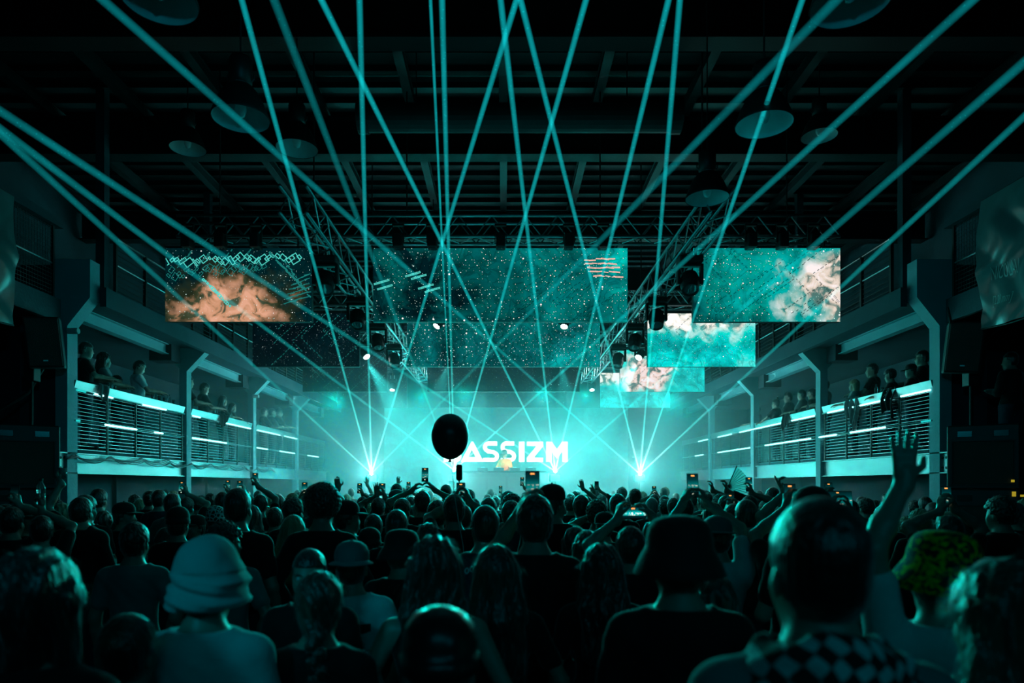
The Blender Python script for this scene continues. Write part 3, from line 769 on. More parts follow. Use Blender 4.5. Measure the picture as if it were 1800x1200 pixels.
# ================================================================ LASERS
def beam_mat(name, k):
    m, nt, out = new_mat(name); L = nt.links.new
    tc = N(nt, 'ShaderNodeTexCoord'); sep = N(nt, 'ShaderNodeSeparateXYZ'); L(tc.outputs['Object'], sep.inputs[0])
    # z runs 0 (projector) .. metres
    cr = N(nt, 'ShaderNodeValToRGB'); el = cr.color_ramp.elements
    mr = N(nt, 'ShaderNodeMapRange'); mr.inputs['From Max'].default_value = 20.0; L(sep.outputs['Z'], mr.inputs[0])
    el[0].position = 0.0; el[0].color = (.80, 1, 1, 1); el[1].position = 1.0; el[1].color = (0.0, .86, 1, 1)
    a = el.new(0.12); a.color = (.38, 1, .97, 1); b = el.new(0.27); b.color = (.12, 1, .95, 1); c = el.new(0.5); c.color = (.02, 1, .96, 1)
    def decay(amp, tau):
        q = N(nt, 'ShaderNodeMath', operation='MULTIPLY'); q.inputs[1].default_value = -1.0 / tau; L(sep.outputs['Z'], q.inputs[0])
        w = N(nt, 'ShaderNodeMath', operation='EXPONENT'); L(q.outputs[0], w.inputs[0])
        r = N(nt, 'ShaderNodeMath', operation='MULTIPLY'); r.inputs[1].default_value = amp; L(w.outputs[0], r.inputs[0]); return r
    d1n = decay(40.0, 1.9); d2n = decay(4.8, 5.8); dn = N(nt, 'ShaderNodeMath', operation='ADD'); L(d1n.outputs[0], dn.inputs[0]); L(d2n.outputs[0], dn.inputs[1])
    L(mr.outputs[0], cr.inputs[0])
    lw = N(nt, 'ShaderNodeLayerWeight'); lw.inputs[0].default_value = 0.5
    f1 = N(nt, 'ShaderNodeMath', operation='SUBTRACT'); f1.inputs[0].default_value = 1.0; L(lw.outputs['Facing'], f1.inputs[1])
    f2 = N(nt, 'ShaderNodeMath', operation='POWER'); f2.inputs[1].default_value = 2.2; L(f1.outputs[0], f2.inputs[0])
    nz = N(nt, 'ShaderNodeTexNoise'); nz.inputs['Scale'].default_value = 3.0; nz.inputs['Detail'].default_value = 6; L(tc.outputs['Object'], nz.inputs['Vector'])
    nr = N(nt, 'ShaderNodeMapRange'); nr.inputs['From Min'].default_value = .3; nr.inputs['From Max'].default_value = .7; nr.inputs['To Min'].default_value = .7; nr.inputs['To Max'].default_value = 1.25; L(nz.outputs['Fac'], nr.inputs[0])
    vo = N(nt, 'ShaderNodeTexVoronoi'); vo.inputs['Scale'].default_value = 26.0; L(tc.outputs['Object'], vo.inputs['Vector'])
    lt = N(nt, 'ShaderNodeMath', operation='LESS_THAN'); lt.inputs[1].default_value = 0.14; L(vo.outputs['Distance'], lt.inputs[0])
    sp = N(nt, 'ShaderNodeMath', operation='MULTIPLY_ADD'); sp.inputs[1].default_value = 1.3; L(lt.outputs[0], sp.inputs[0]); L(nr.outputs[0], sp.inputs[2])
    mu = N(nt, 'ShaderNodeMath', operation='MULTIPLY'); L(f2.outputs[0], mu.inputs[0]); L(sp.outputs[0], mu.inputs[1])
    st = N(nt, 'ShaderNodeMath', operation='MULTIPLY'); st.inputs[1].default_value = k; mu2 = N(nt, 'ShaderNodeMath', operation='MULTIPLY'); L(mu.outputs[0], mu2.inputs[0]); L(dn.outputs[0], mu2.inputs[1]); L(mu2.outputs[0], st.inputs[0])
    em = N(nt, 'ShaderNodeEmission'); L(cr.outputs[0], em.inputs[0]); L(st.outputs[0], em.inputs[1])
    tr = N(nt, 'ShaderNodeBsdfTransparent'); ad = N(nt, 'ShaderNodeAddShader'); L(em.outputs[0], ad.inputs[0]); L(tr.outputs[0], ad.inputs[1])
    L(ad.outputs[0], out.inputs[0]); m.cycles.emission_sampling = 'NONE'
    return m
BEAM = beam_mat('laser_light', 1.15)
BEAMD = beam_mat('laser_light_faint', 0.42)
BEAMG = None
FANS = [
    [((0, 235), 5.2, 1), ((425, 0), 4.9, 0), ((632, 0), 4.9, 0), ((908, 0), 4.9, 0), ((1470, 0), 4.0, 1)],
    [((0, 226), 5.0, 2), ((482, 0), 4.6, 1), ((770, 0), 4.8, 0), ((1030, 0), 4.9, 0), ((1710, 0), 4.4, 1)],
    [((0, 195), 4.6, 1), ((565, 0), 4.7, 0), ((880, 0), 4.8, 0), ((1175, 0), 4.8, 0), ((1800, 110), 4.2, 1)],
    [((215, 30), 4.6, 2), ((915, 0), 4.9, 0), ((1195, 0), 4.9, 0), ((1410, 0), 4.9, 0), ((1800, 205), 5.6, 1)],
]
lab_o = ('outer projector beside the left of the stage', 'projector under the balloon', 'projector under the last letter', 'outer projector right of the name')
lab_b = ('shallow beam sweeping over the left gallery', 'steep beam leaning left', 'near vertical beam', 'steep beam leaning right', 'shallow beam sweeping over the right gallery')
for i, fan in enumerate(FANS):
    o = LASER_ORIGINS[i]
    e = empty('laser_projector', (o.x, o.y, 1.2), 'laser %s' % lab_o[i], 'laser', 'laser projectors on the stage')
    MB().bbox(-.16, .16, 0, .34, .80, 1.02, .015).build('projector_case', BLACK, e)
    MB().box(-.02, .02, .1, .14, 0, .8).box(-.15, .15, .0, .3, 0, .02).build('projector_stand', BLACK, e)
    MB().lathe([(.001, 0), (.045, 0), (.045, .012), (.001, .012)], 16, M=Matrix.Translation((0, -.004, o.z - 1.2)) @ Matrix.Rotation(math.pi/2, 4, 'X')).build('aperture', emit('laser_aperture', (0.9, 1, 1), 60, 'NONE'), e)
    for j, (pp, dd, faint) in enumerate(fan):
        q = P(pp[0], pp[1], dd)
        dv = q - o; ln = dv.length; ext = ln * 1.12
        b = MB(); n = 10
        rad0 = 0.026 if not faint else 0.026; rad1 = 0.026 if not faint else 0.036
        if i == 1 and j == 2:
            b.tube([(-.035, 0, 0), (-.035 - .02, 0, ext)], rad0 * .6, n, False, r1=rad1 * .55); b.tube([(.012, 0, 0), (.03, 0, ext)], rad0 * .8, n, False, r1=rad1)
        else:
            b.tube([(0, 0, 0), (0, 0, ext)], rad0, n, False, r1=rad1)
        bm_ = b.mesh('laser_beam', BEAM if faint < 1 else BEAMD, True)
        ob = link('laser_beam', bm_, None, o)
        ob.rotation_euler = dv.to_track_quat('Z', 'Y').to_euler()
        ob.visible_shadow = True
        tagit(ob, '%s from the %s' % (lab_b[j], lab_o[i]), 'laser beam', 'laser beams')
# ================================================================ PEOPLE (one continuous surface grown from joined tapering limbs)
def V3(*a): return np.array(a, dtype=np.float32)

class Field:
    """signed-distance field on a grid, then meshed as one smooth surface"""
    def __init__(s, lo, hi, h):
        s.h = h; s.lo = np.array(lo, np.float32)
        s.n = np.ceil((np.array(hi) - s.lo) / h).astype(int) + 1
        s.ax = [s.lo[i] + h * np.arange(s.n[i], dtype=np.float32) for i in range(3)]
        s.f = np.full(s.n, 0.2, np.float32)
    def win(s, lo, hi, m):
        sl = []
        for i in range(3):
            a = int(max(0, math.floor((lo[i] - m - s.lo[i]) / s.h))); b = int(min(s.n[i], math.ceil((hi[i] + m - s.lo[i]) / s.h) + 1))
            if a >= b: return None
            sl.append(slice(a, b))
        X, Y, Z = np.meshgrid(s.ax[0][sl[0]], s.ax[1][sl[1]], s.ax[2][sl[2]], indexing='ij', sparse=True)
        return tuple(sl), X, Y, Z
    def smin(s, sl, d, k):
        a = s.f[sl]
        if k <= 0: s.f[sl] = np.minimum(a, d); return
        h = np.clip(0.5 + 0.5 * (a - d) / k, 0, 1)
        s.f[sl] = a * (1 - h) + d * h - k * h * (1 - h)
    def smax(s, sl, d, k):
        a = s.f[sl]
        h = np.clip(0.5 - 0.5 * (a - d) / max(k, 1e-6), 0, 1)
        s.f[sl] = a * (1 - h) + d * h + k * h * (1 - h)
    def cap(s, a, b, r0, r1, k=0.02, inf=0.0):
        a = np.array(a, np.float32); b = np.array(b, np.float32); r0 += inf; r1 += inf
        m = max(r0, r1) + k + 2 * s.h
        w = s.win(np.minimum(a, b), np.maximum(a, b), m)
        if w is None: return
        sl, X, Y, Z = w; ba = b - a; L2_ = float(ba @ ba) + 1e-9
        t = np.clip(((X - a[0]) * ba[0] + (Y - a[1]) * ba[1] + (Z - a[2]) * ba[2]) / L2_, 0, 1)
        d = np.sqrt((X - a[0] - ba[0] * t) ** 2 + (Y - a[1] - ba[1] * t) ** 2 + (Z - a[2] - ba[2] * t) ** 2) - (r0 + (r1 - r0) * t)
        s.smin(sl, d, k)
    def ell(s, c, r, k=0.02, R=None, inf=0.0, op='add'):
        c = np.array(c, np.float32); r = np.array(r, np.float32) + inf
        mr = float(max(r)); w = s.win(c - mr, c + mr, k + 2 * s.h)
        if w is None: return
        sl, X, Y, Z = w; x = X - c[0]; y = Y - c[1]; z = Z - c[2]
        if R is not None:
            Ri = np.array(R.to_3x3().transposed(), np.float32)
            x, y, z = (Ri[0, 0] * x + Ri[0, 1] * y + Ri[0, 2] * z, Ri[1, 0] * x + Ri[1, 1] * y + Ri[1, 2] * z, Ri[2, 0] * x + Ri[2, 1] * y + Ri[2, 2] * z)
        k0 = np.sqrt((x / r[0]) ** 2 + (y / r[1]) ** 2 + (z / r[2]) ** 2); k1 = np.sqrt((x / r[0] ** 2) ** 2 + (y / r[1] ** 2) ** 2 + (z / r[2] ** 2) ** 2) + 1e-6
        d = k0 * (k0 - 1) / k1
        if op == 'add': s.smin(sl, d, k)
        else: s.smax(sl, -d, k)
    def cut(s, fn, k=0.004):   # keep where fn<=0
        X, Y, Z = np.meshgrid(*s.ax, indexing='ij', sparse=True)
        s.smax((slice(None),) * 3, fn(X, Y, Z).astype(np.float32), k)
    def displace(s, fn):
        X, Y, Z = np.meshgrid(*s.ax, indexing='ij', sparse=True); s.f += fn(X, Y, Z).astype(np.float32)
    def mesh(s, name, m, snap=None):
        f = s.f; n = f.shape
        f[0] = f[-1] = 0.1; f[:, 0] = f[:, -1] = 0.1; f[:, :, 0] = f[:, :, -1] = 0.1
        ins = f < 0
        c = [ins[i:n[0]-1+i, j:n[1]-1+j, k:n[2]-1+k] for i in (0, 1) for j in (0, 1) for k in (0, 1)]
        allin = c[0].copy(); anyin = c[0].copy()
        for q in c[1:]: allin &= q; anyin |= q
        act = anyin & ~allin
        idx = np.argwhere(act); nid = len(idx)
        if nid == 0: return None
        lut = np.full(act.shape, -1, np.int32); lut[act] = np.arange(nid)
        pos = np.zeros((nid, 3), np.float32); cnt = np.zeros(nid, np.float32)
        I, J, K = idx[:, 0], idx[:, 1], idx[:, 2]
        for (a, b) in [((0,0,0),(1,0,0)),((0,1,0),(1,1,0)),((0,0,1),(1,0,1)),((0,1,1),(1,1,1)),((0,0,0),(0,1,0)),((1,0,0),(1,1,0)),((0,0,1),(0,1,1)),((1,0,1),(1,1,1)),((0,0,0),(0,0,1)),((1,0,0),(1,0,1)),((0,1,0),(0,1,1)),((1,1,0),(1,1,1))]:
            fa = f[I+a[0], J+a[1], K+a[2]]; fb = f[I+b[0], J+b[1], K+b[2]]
            cr = (fa < 0) != (fb < 0); t = np.where(cr, fa / np.where(cr, fa - fb, 1), 0)
            for q in range(3): pos[:, q] += np.where(cr, a[q] + (b[q] - a[q]) * t, 0)
            cnt += cr
        pos /= cnt[:, None]; pos = (pos + idx) * s.h + s.lo
        quads = []
        for ax in range(3):
            o1, o2 = [(1, 2), (2, 0), (0, 1)][ax]
            sa = [slice(1, n[q] - 1) for q in range(3)]; sb = list(sa); sa[ax] = slice(0, n[ax] - 1); sb[ax] = slice(1, n[ax])
            A = ins[tuple(sa)]; B = ins[tuple(sb)]; e = np.argwhere(A != B)
            if not len(e): continue
            flip = A[e[:, 0], e[:, 1], e[:, 2]]
            base = e + 1; base[:, ax] -= 1
            def g(d1_, d2_):
                q = base.copy(); q[:, o1] += d1_; q[:, o2] += d2_; return lut[q[:, 0], q[:, 1], q[:, 2]]
            Q = np.stack([g(-1, -1), g(0, -1), g(0, 0), g(-1, 0)], 1)
            Q[~flip] = Q[~flip][:, ::-1]; quads.append(Q)
        Q = np.concatenate(quads); Q = Q[(Q >= 0).all(1)]
        me = bpy.data.meshes.new(name)
        me.vertices.add(nid); me.vertices.foreach_set('co', pos.ravel())
        me.loops.add(len(Q) * 4); me.loops.foreach_set('vertex_index', Q.ravel().astype(np.int32))
        me.polygons.add(len(Q)); me.polygons.foreach_set('loop_start', np.arange(0, len(Q) * 4, 4, dtype=np.int32))
        me.polygons.foreach_set('use_smooth', np.ones(len(Q), bool))
        me.update(); me.validate(); me.materials.append(m)
        return me

# ---- materials
SKIN = mat('skin', (0.36, 0.25, 0.20), 0.42, var=0.12, bump=0.05, bscale=120)
SKIND = mat('skin_deep', (0.16, 0.09, 0.065), 0.42, var=0.12, bump=0.05, bscale=120)
def hairmat(name, c, rough=0.32):
    return mat(name, c, rough, var=0.5, scale=30, bump=0.5, bscale=90, stretch=(1, 1, 0.12), sheen=0.7, spec=0.9)
H_BLACK = hairmat('hair_black', (0.012, 0.010, 0.010)); H_BROWN = hairmat('hair_brown', (0.035, 0.022, 0.015)); H_BLOND = hairmat('hair_blond', (0.34, 0.25, 0.14), 0.42); H_GREY = hairmat('hair_grey', (0.30, 0.30, 0.30), 0.45)
def cloth(name, c, sheen=0.35): return mat(name, c, 0.85, var=0.15, scale=14, bump=0.2, bscale=22, sheen=sheen, spec=0.25)
C_BLACK = cloth('cloth_black', (0.012, 0.012, 0.014)); C_NAVY = cloth('cloth_navy', (0.02, 0.03, 0.05)); C_GREY = cloth('cloth_grey', (0.12, 0.12, 0.125)); C_WHITE = cloth('cloth_white', (0.62, 0.63, 0.64)); C_MID = cloth('cloth_mid', (0.20, 0.22, 0.23)); C_DENIM = cloth('denim', (0.035, 0.045, 0.07)); SHOE = mat('shoe_rubber', (0.02, 0.02, 0.02), 0.6)
C_RED = cloth('cloth_dark_red', (0.09, 0.02, 0.02))

def rot(yaw=0.0, pitch=0.0, roll=0.0): return Euler((pitch, roll, yaw)).to_matrix()
HC = Vector((0, 0.015, 1.60))      # head pivot (skull centre) on a 1.75 m figure facing +Y

def ik(sh, wr, pole, U=.285, Lf=.262):
    d = wr - sh; D_ = d.length
    if D_ > (U + Lf) * .995: wr = sh + d * ((U + Lf) * .995 / D_); d = wr - sh; D_ = d.length
    a = (U * U - Lf * Lf + D_ * D_) / (2 * D_); hh = math.sqrt(max(0, U * U - a * a)); dn = d / D_
    pv = Vector(pole); pv = pv - dn * pv.dot(dn)
    pv = pv.normalized() if pv.length > 1e-4 else Vector((1, 0, 0))
    return sh + dn * a + pv * hh, wr

def arm_points(side, pose):
    if not isinstance(pose, str):
        # ('ik', wrist, pole, hand direction, palm normal)
        sh = Vector((side * 0.172, -0.01, 1.395)); w = Vector(pose[1])
        if w.z > 1.55: sh = Vector((side * 0.165, 0.0, 1.43))
        el, wr = ik(sh, w, pose[2]); return sh, el, wr, Vector(pose[3]), Vector(pose[4])
    r = arm_points_(side, pose)
    sh = Vector((side * 0.168, -0.01, 1.392))
    if r[2].z > 1.6: sh = Vector((side * 0.165, 0.0, 1.42))
    return (sh,) + r[1:]
def arm_points_(side, pose):
    sh = Vector((side * 0.185, -0.01, 1.415))
    if pose == 'down': return sh, Vector((side * 0.235, -0.03, 1.13)), Vector((side * 0.245, 0.05, 0.89)), Vector((0, 0.25, -1)), Vector((-side, 0, 0))
    if pose == 'front': return sh, Vector((side * 0.235, 0.02, 1.14)), Vector((side * 0.13, 0.25, 1.20)), Vector((-side * .6, .7, .2)), Vector((0, 0, -1))
    if pose == 'pocket': return sh, Vector((side * 0.29, -0.06, 1.15)), Vector((side * 0.19, 0.05, 0.95)), Vector((-side * .2, 0.25, -1)), Vector((-side, 0, 0))
    if pose == 'phone': return sh, Vector((side * 0.25, 0.21, 1.52)), Vector((side * 0.085, 0.30, 1.76)), Vector((-side * .15, .1, 1)), Vector((-side, 0.2, 0))
    if pose == 'phone_high': return sh, Vector((side * 0.26, 0.10, 1.66)), Vector((side * 0.10, 0.17, 1.90)), Vector((-side * .25, .05, 1)), Vector((-side, 0.2, 0))
    if pose == 'phone_one': return sh, Vector((side * 0.28, 0.14, 1.60)), Vector((side * 0.20, 0.20, 1.86)), Vector((0, .05, 1)), Vector((-side, 0.3, 0))
    if pose == 'up': return sh, Vector((side * 0.27, 0.06, 1.68)), Vector((side * 0.24, 0.12, 1.95)), Vector((0, .05, 1)), Vector((0, 1, 0))
    if pose == 'rail': return sh, Vector((side * 0.25, 0.12, 1.18)), Vector((side * 0.16, 0.36, 1.17)), Vector((-side * .4, .9, -.15)), Vector((0, 0, -1))
    if pose == 'dj': return sh, Vector((side * 0.27, 0.04, 1.16)), Vector((side * 0.15, 0.27, 1.07)), Vector((-side * .2, 1, -.3)), Vector((0, 0, -1))
    raise KeyError(pose)

def hand(F, side, wr, hd, pn, shape='relaxed', fine=True):
    """palm, four unequal fingers and a thumb leaving the side of the palm; pn = palm normal"""
    hd = hd.normalized(); pn = (pn - hd * pn.dot(hd)).normalized(); ac = hd.cross(pn) * side
    # ac points to the thumb side
    ac = -ac if False else ac
    F.cap(wr - hd * .02, wr + hd * .03, .026, .026, .02)
    for q in (-.026, -.009, .009, .026):
        F.cap(wr + hd * .02 + ac * q * .8, wr + hd * .085 + ac * q, .0145, .0125, .010)
    lens = (.066, .078, .073, .056); offs = (.031, .0105, -.0105, -.031)
    curl = {'relaxed': .35, 'open': .04, 'grip': 1.0, 'point': 1.1, 'peace': 1.2}[shape]; spread = {'open': .26, 'peace': .2}.get(shape, .05)
    for i in range(4):
        c = curl
        if shape == 'point' and i == 0: c = .05
        if shape == 'peace' and i < 2: c = .03
        base = wr + hd * .085 + ac * offs[i] * .9
        p = base; ang = c * .6; r = .0098 if i < 3 else .0088
        for sgm in range(3):
            L_ = lens[i] * (.45, .32, .26)[sgm]
            dr = (hd * math.cos(ang) + pn * math.sin(ang) + ac * (spread * (1.5 - i) * .45)).normalized()
            q = p + dr * L_; F.cap(p, q, r, r * .92, .004); p = q; r *= .92; ang += c * (.75 if sgm == 0 else .6)
    tb = wr + hd * .025 + ac * .026
    t1 = tb + (hd * .55 + ac * (.8 if shape != 'grip' else .5) + pn * .3).normalized() * .045; t2 = t1 + (hd * .85 + ac * (.25 if shape != 'grip' else -.1) + pn * (.3 if shape != 'grip' else .7)).normalized() * .032
    F.cap(tb, t1, .0135, .0115, .010); F.cap(t1, t2, .011, .0092, .004)

def head(F, hr, male=True, k=.02):
    """skull, jaw, brow, nose, lips, ears, eye sockets; hr = rotation about HC"""
    def T(x, y, z): return HC + hr @ Vector((x, y, z))
    R = hr.to_4x4()
    F.ell(T(0, -.012, .045), (.0755, .093, .098), k, R)
    F.ell(T(0, .035, -.035), (.060, .062, .085), .03, R)
    F.ell(T(0, .055, -.088), (.030, .030, .026), .02, R)     # chin
    for sx in (-1, 1):
        F.ell(T(sx * .040, .052, -.018), (.024, .026, .030), .018, R)   # cheek
        F.ell(T(sx * .076, -.012, -.005), (.0085, .019, .031), .006, R @ Matrix.Rotation(sx * .3, 4, 'Z'))  # ear
        F.ell(T(sx * .030, .089, .014), (.016, .012, .010), .008, R, op='sub')
        F.ell(T(sx * .030, .079, .013), (.0125, .012, .0115), .003, R)   # eyeball
        F.cap(T(sx * .012, .086, .030), T(sx * .046, .075, .032), .006, .005, .010)  # brow
    F.cap(T(0, .084, .018), T(0, .106, -.022), .007, .0115, .008)     # nose
    F.ell(T(-.010, .098, -.026), (.008, .009, .006), .005, R); F.ell(T(.010, .098, -.026), (.008, .009, .006), .005, R)
    F.cap(T(-.018, .086, -.052), T(.018, .086, -.052), .0055, .0055, .004); F.cap(T(-.015, .085, -.060), T(.015, .085, -.060), .006, .006, .004)

def torso_parts(male, inf=0.0):
    w = 1.0 if male else 0.88
    hipw = 1.0 if male else 1.06
    return [('e', (0, .0, 1.27), (.150 * w, .100, .17), .05), ('e', (0, .005, 1.35), (.165 * w, .105, .10), .05), ('e', (0, 0, 1.10), (.128 * w, .090, .14), .06),
            ('e', (0, -.01, .96), (.155 * hipw, .108, .11), .06), ('c', (0, -.015, 1.425), (.15 * w, -.01, 1.392), .062, .052, .05), ('c', (0, -.015, 1.425), (-.15 * w, -.01, 1.392), .062, .052, .05), ('c', (0, -.03, 1.40), (0, -.014, 1.475), .078, .054, .06)] + \
           ([] if male else [('e', (-.065, .085, 1.27), (.052, .05, .055), .03), ('e', (.065, .085, 1.27), (.052, .05, .055), .03)])
def put(F, parts, inf=0.0):
    for p in parts:
        if p[0] == 'e': F.ell(p[1], p[2], p[3], inf=inf)
        else: F.cap(p[1], p[2], p[3], p[4], p[5], inf=inf)
def legs(male, inf=0.0):
    o = []
    for s in (-1, 1):
        h_, kn, an = (s * .085, 0, .93), (s * .10, .02, .50), (s * .11, -.02, .09)
        o += [('c', h_, kn, .085, .055, .03), ('c', kn, an, .056, .036, .02), ('c', (s * .11, -.03, .05), (s * .125, .14, .03), .036, .028, .02)]
    return o

BODY_CACHE = {}
def body_meshes(pL, pR, male=True, hL='relaxed', hR='relaxed', h=0.011, hyaw=0.0, hpitch=0.0, hroll=0.0, sleeve='short', skin=None, lean=0.0, fat=0.0):
    """returns dict of meshes: body, shirt, trousers and arm data"""
    key = (str(pL), str(pR), male, hL, hR, h, round(hyaw, 2), round(hpitch, 2), round(hroll, 2), sleeve, fat)
    if key in BODY_CACHE: return BODY_CACHE[key]
    hr = rot(hyaw, hpitch, hroll)
    aL = arm_points(-1, pL); aR = arm_points(1, pR)
    top = max(1.80, aL[2].z + .22, aR[2].z + .22)
    F = Field((-.42, -.30, -.01), (.42, .62 if 'rail' in (pL, pR) or 'phone' in (pL, pR) else .50, top), h)
    put(F, torso_parts(male), fat); put(F, legs(male))
    neck = HC + hr @ Vector((0, -.02, -.05))
    F.cap((0, -.015, 1.42), neck, .060 if male else .050, .054 if male else .045, .03)
    head(F, hr, male)
    for side, a, hs in ((-1, aL, hL), (1, aR, hR)):
        sh, el, wr, hd, pn = a; t = 1.0 if male else .86
        F.cap(sh, el, .050 * t, .038 * t, .035); F.cap(el, el.lerp(wr, .35), .038 * t, .037 * t, .02); F.cap(el.lerp(wr, .35), wr, .037 * t, .0245 * t, .02)
        hand(F, side, wr, hd, pn, hs)
    body = F.mesh('body', SKIN if skin is None else skin)
    # shirt
    hc = max(h, 0.011)
    G = Field((-.46, -.30, .78), (.46, .50, top if sleeve == 'long' else min(top, 1.86)), hc)
    put(G, torso_parts(male), .016 + fat)
    for side, a in ((-1, aL), (1, aR)):
        sh, el, wr, hd, pn = a; t = 1.0 if male else .86
        if sleeve in ('short', 'long'):
            e2 = sh.lerp(el, .62 if sleeve == 'short' else 1)
            G.cap(sh, e2, .062 * t, .058 * t, .03)
            if sleeve == 'long': G.cap(el, wr, .052 * t, .036 * t, .02)
    if sleeve == 'tank':
        G.cut(lambda X, Y, Z: np.maximum(Z - 1.36, 0) * 0 + (Z - 1.34 - 0.10 * np.exp(-((np.abs(X) - .10) / .035) ** 2)), .01)
    G.ell((0, -.005, .93), (.168 if male else .172, .122, .16), .05, inf=fat)
    G.cut(lambda X, Y, Z: np.maximum(.88 - Z, -1) + 0 * X + 0 * Y, .006)
    nk = (.060 if male else .066) + (.02 if sleeve == 'tank' else 0)
    G.cut(lambda X, Y, Z: nk + .006 - np.sqrt(X ** 2 + (Y + .005) ** 2 + np.minimum(Z - 1.452, 0) ** 2 * 3), .006)
    G.cut(lambda X, Y, Z: np.where(np.abs(X) < .10, Z - 1.478, -1) + 0 * Y, .004)
    # folds
    G.displace(lambda X, Y, Z: .0035 * np.sin(X * 55 + Z * 18 + 3 * np.sin(Z * 9)) * np.sin(Z * 21 + X * 9) * (Z < 1.4))
    shirt = G.mesh('shirt', C_BLACK)
    T_ = Field((-.26, -.20, .05), (.26, .20, 1.05), max(h, .014))
    put(T_, legs(male)[0:2] + legs(male)[3:5], .018); put(T_, torso_parts(male)[3:4], .012)
    T_.cut(lambda X, Y, Z: np.maximum(Z - .98, .10 - Z) + 0 * X + 0 * Y, .004)
    trousers = T_.mesh('trousers', C_DENIM)
    S_ = Field((-.2, -.12, -.01), (.2, .2, .13), .011)
    for s in (-1, 1):
        S_.cap((s * .11, -.035, .042), (s * .127, .15, .034), .043, .036, .01)
    S_.cut(lambda X, Y, Z: .002 - Z + 0 * X + 0 * Y, .002)
    shoes = BODY_CACHE.get('shoes') or S_.mesh('shoes', SHOE); BODY_CACHE['shoes'] = shoes
    BODY_CACHE[key] = dict(body=body, shirt=shirt, trousers=trousers, shoes=shoes, aL=aL, aR=aR, hr=hr)
    return BODY_CACHE[key]

# ---- hair: meshes in head-local space (origin = HC, facing +Y)
def fbm(X, Y, Z, f, seed=0):
    return (np.sin(X * f + 1.3 * seed + 2 * np.sin(Y * f * .7 + seed)) * np.sin(Y * f * 1.1 + 2 * np.sin(Z * f * .6 + 2)) * np.sin(Z * f * .9 + seed * 2 + 1.5 * np.sin(X * f * .8)) )
HAIR = {}
def fuzz(me, n, ln, down, seed, lift=.35, w=.0011, kz=-9):
    """loose strands standing off the hair surface, joined to the hair mesh"""
    r = random.Random(seed); vs = [v.co.copy() for v in me.vertices]; ns = [v.normal.copy() for v in me.vertices]
    bm = bmesh.new(); bm.from_mesh(me)
    cand = [i for i in range(len(vs)) if vs[i].z > kz]
    for _ in range(n):
        i = cand[r.randrange(len(cand))]; p = vs[i] - ns[i] * .002; nn = ns[i]
        tg = Vector((r.uniform(-1, 1), r.uniform(-1, 1), r.uniform(-1, .4) - down)); tg = (tg - nn * tg.dot(nn)).normalized()
        sd = nn.cross(tg).normalized() * w; L_ = ln * r.uniform(.5, 1.3); prev = None; q = p
        for k in range(4):
            wv = sd * (1 - k / 3.2)
            a = bm.verts.new(q + wv); b = bm.verts.new(q - wv)
            if prev: bm.faces.new((prev[0], a, b, prev[1]))
            prev = (a, b); d = (tg * (1 + k * .1) + nn * (lift * (1.2 - k * .4)) + Vector((r.uniform(-.2, .2), r.uniform(-.2, .2), -.12 * k * down))).normalized(); q = q + d * L_ / 3
    bm.to_mesh(me); bm.free(); me.polygons.foreach_set('use_smooth', [True] * len(me.polygons)); me.update()

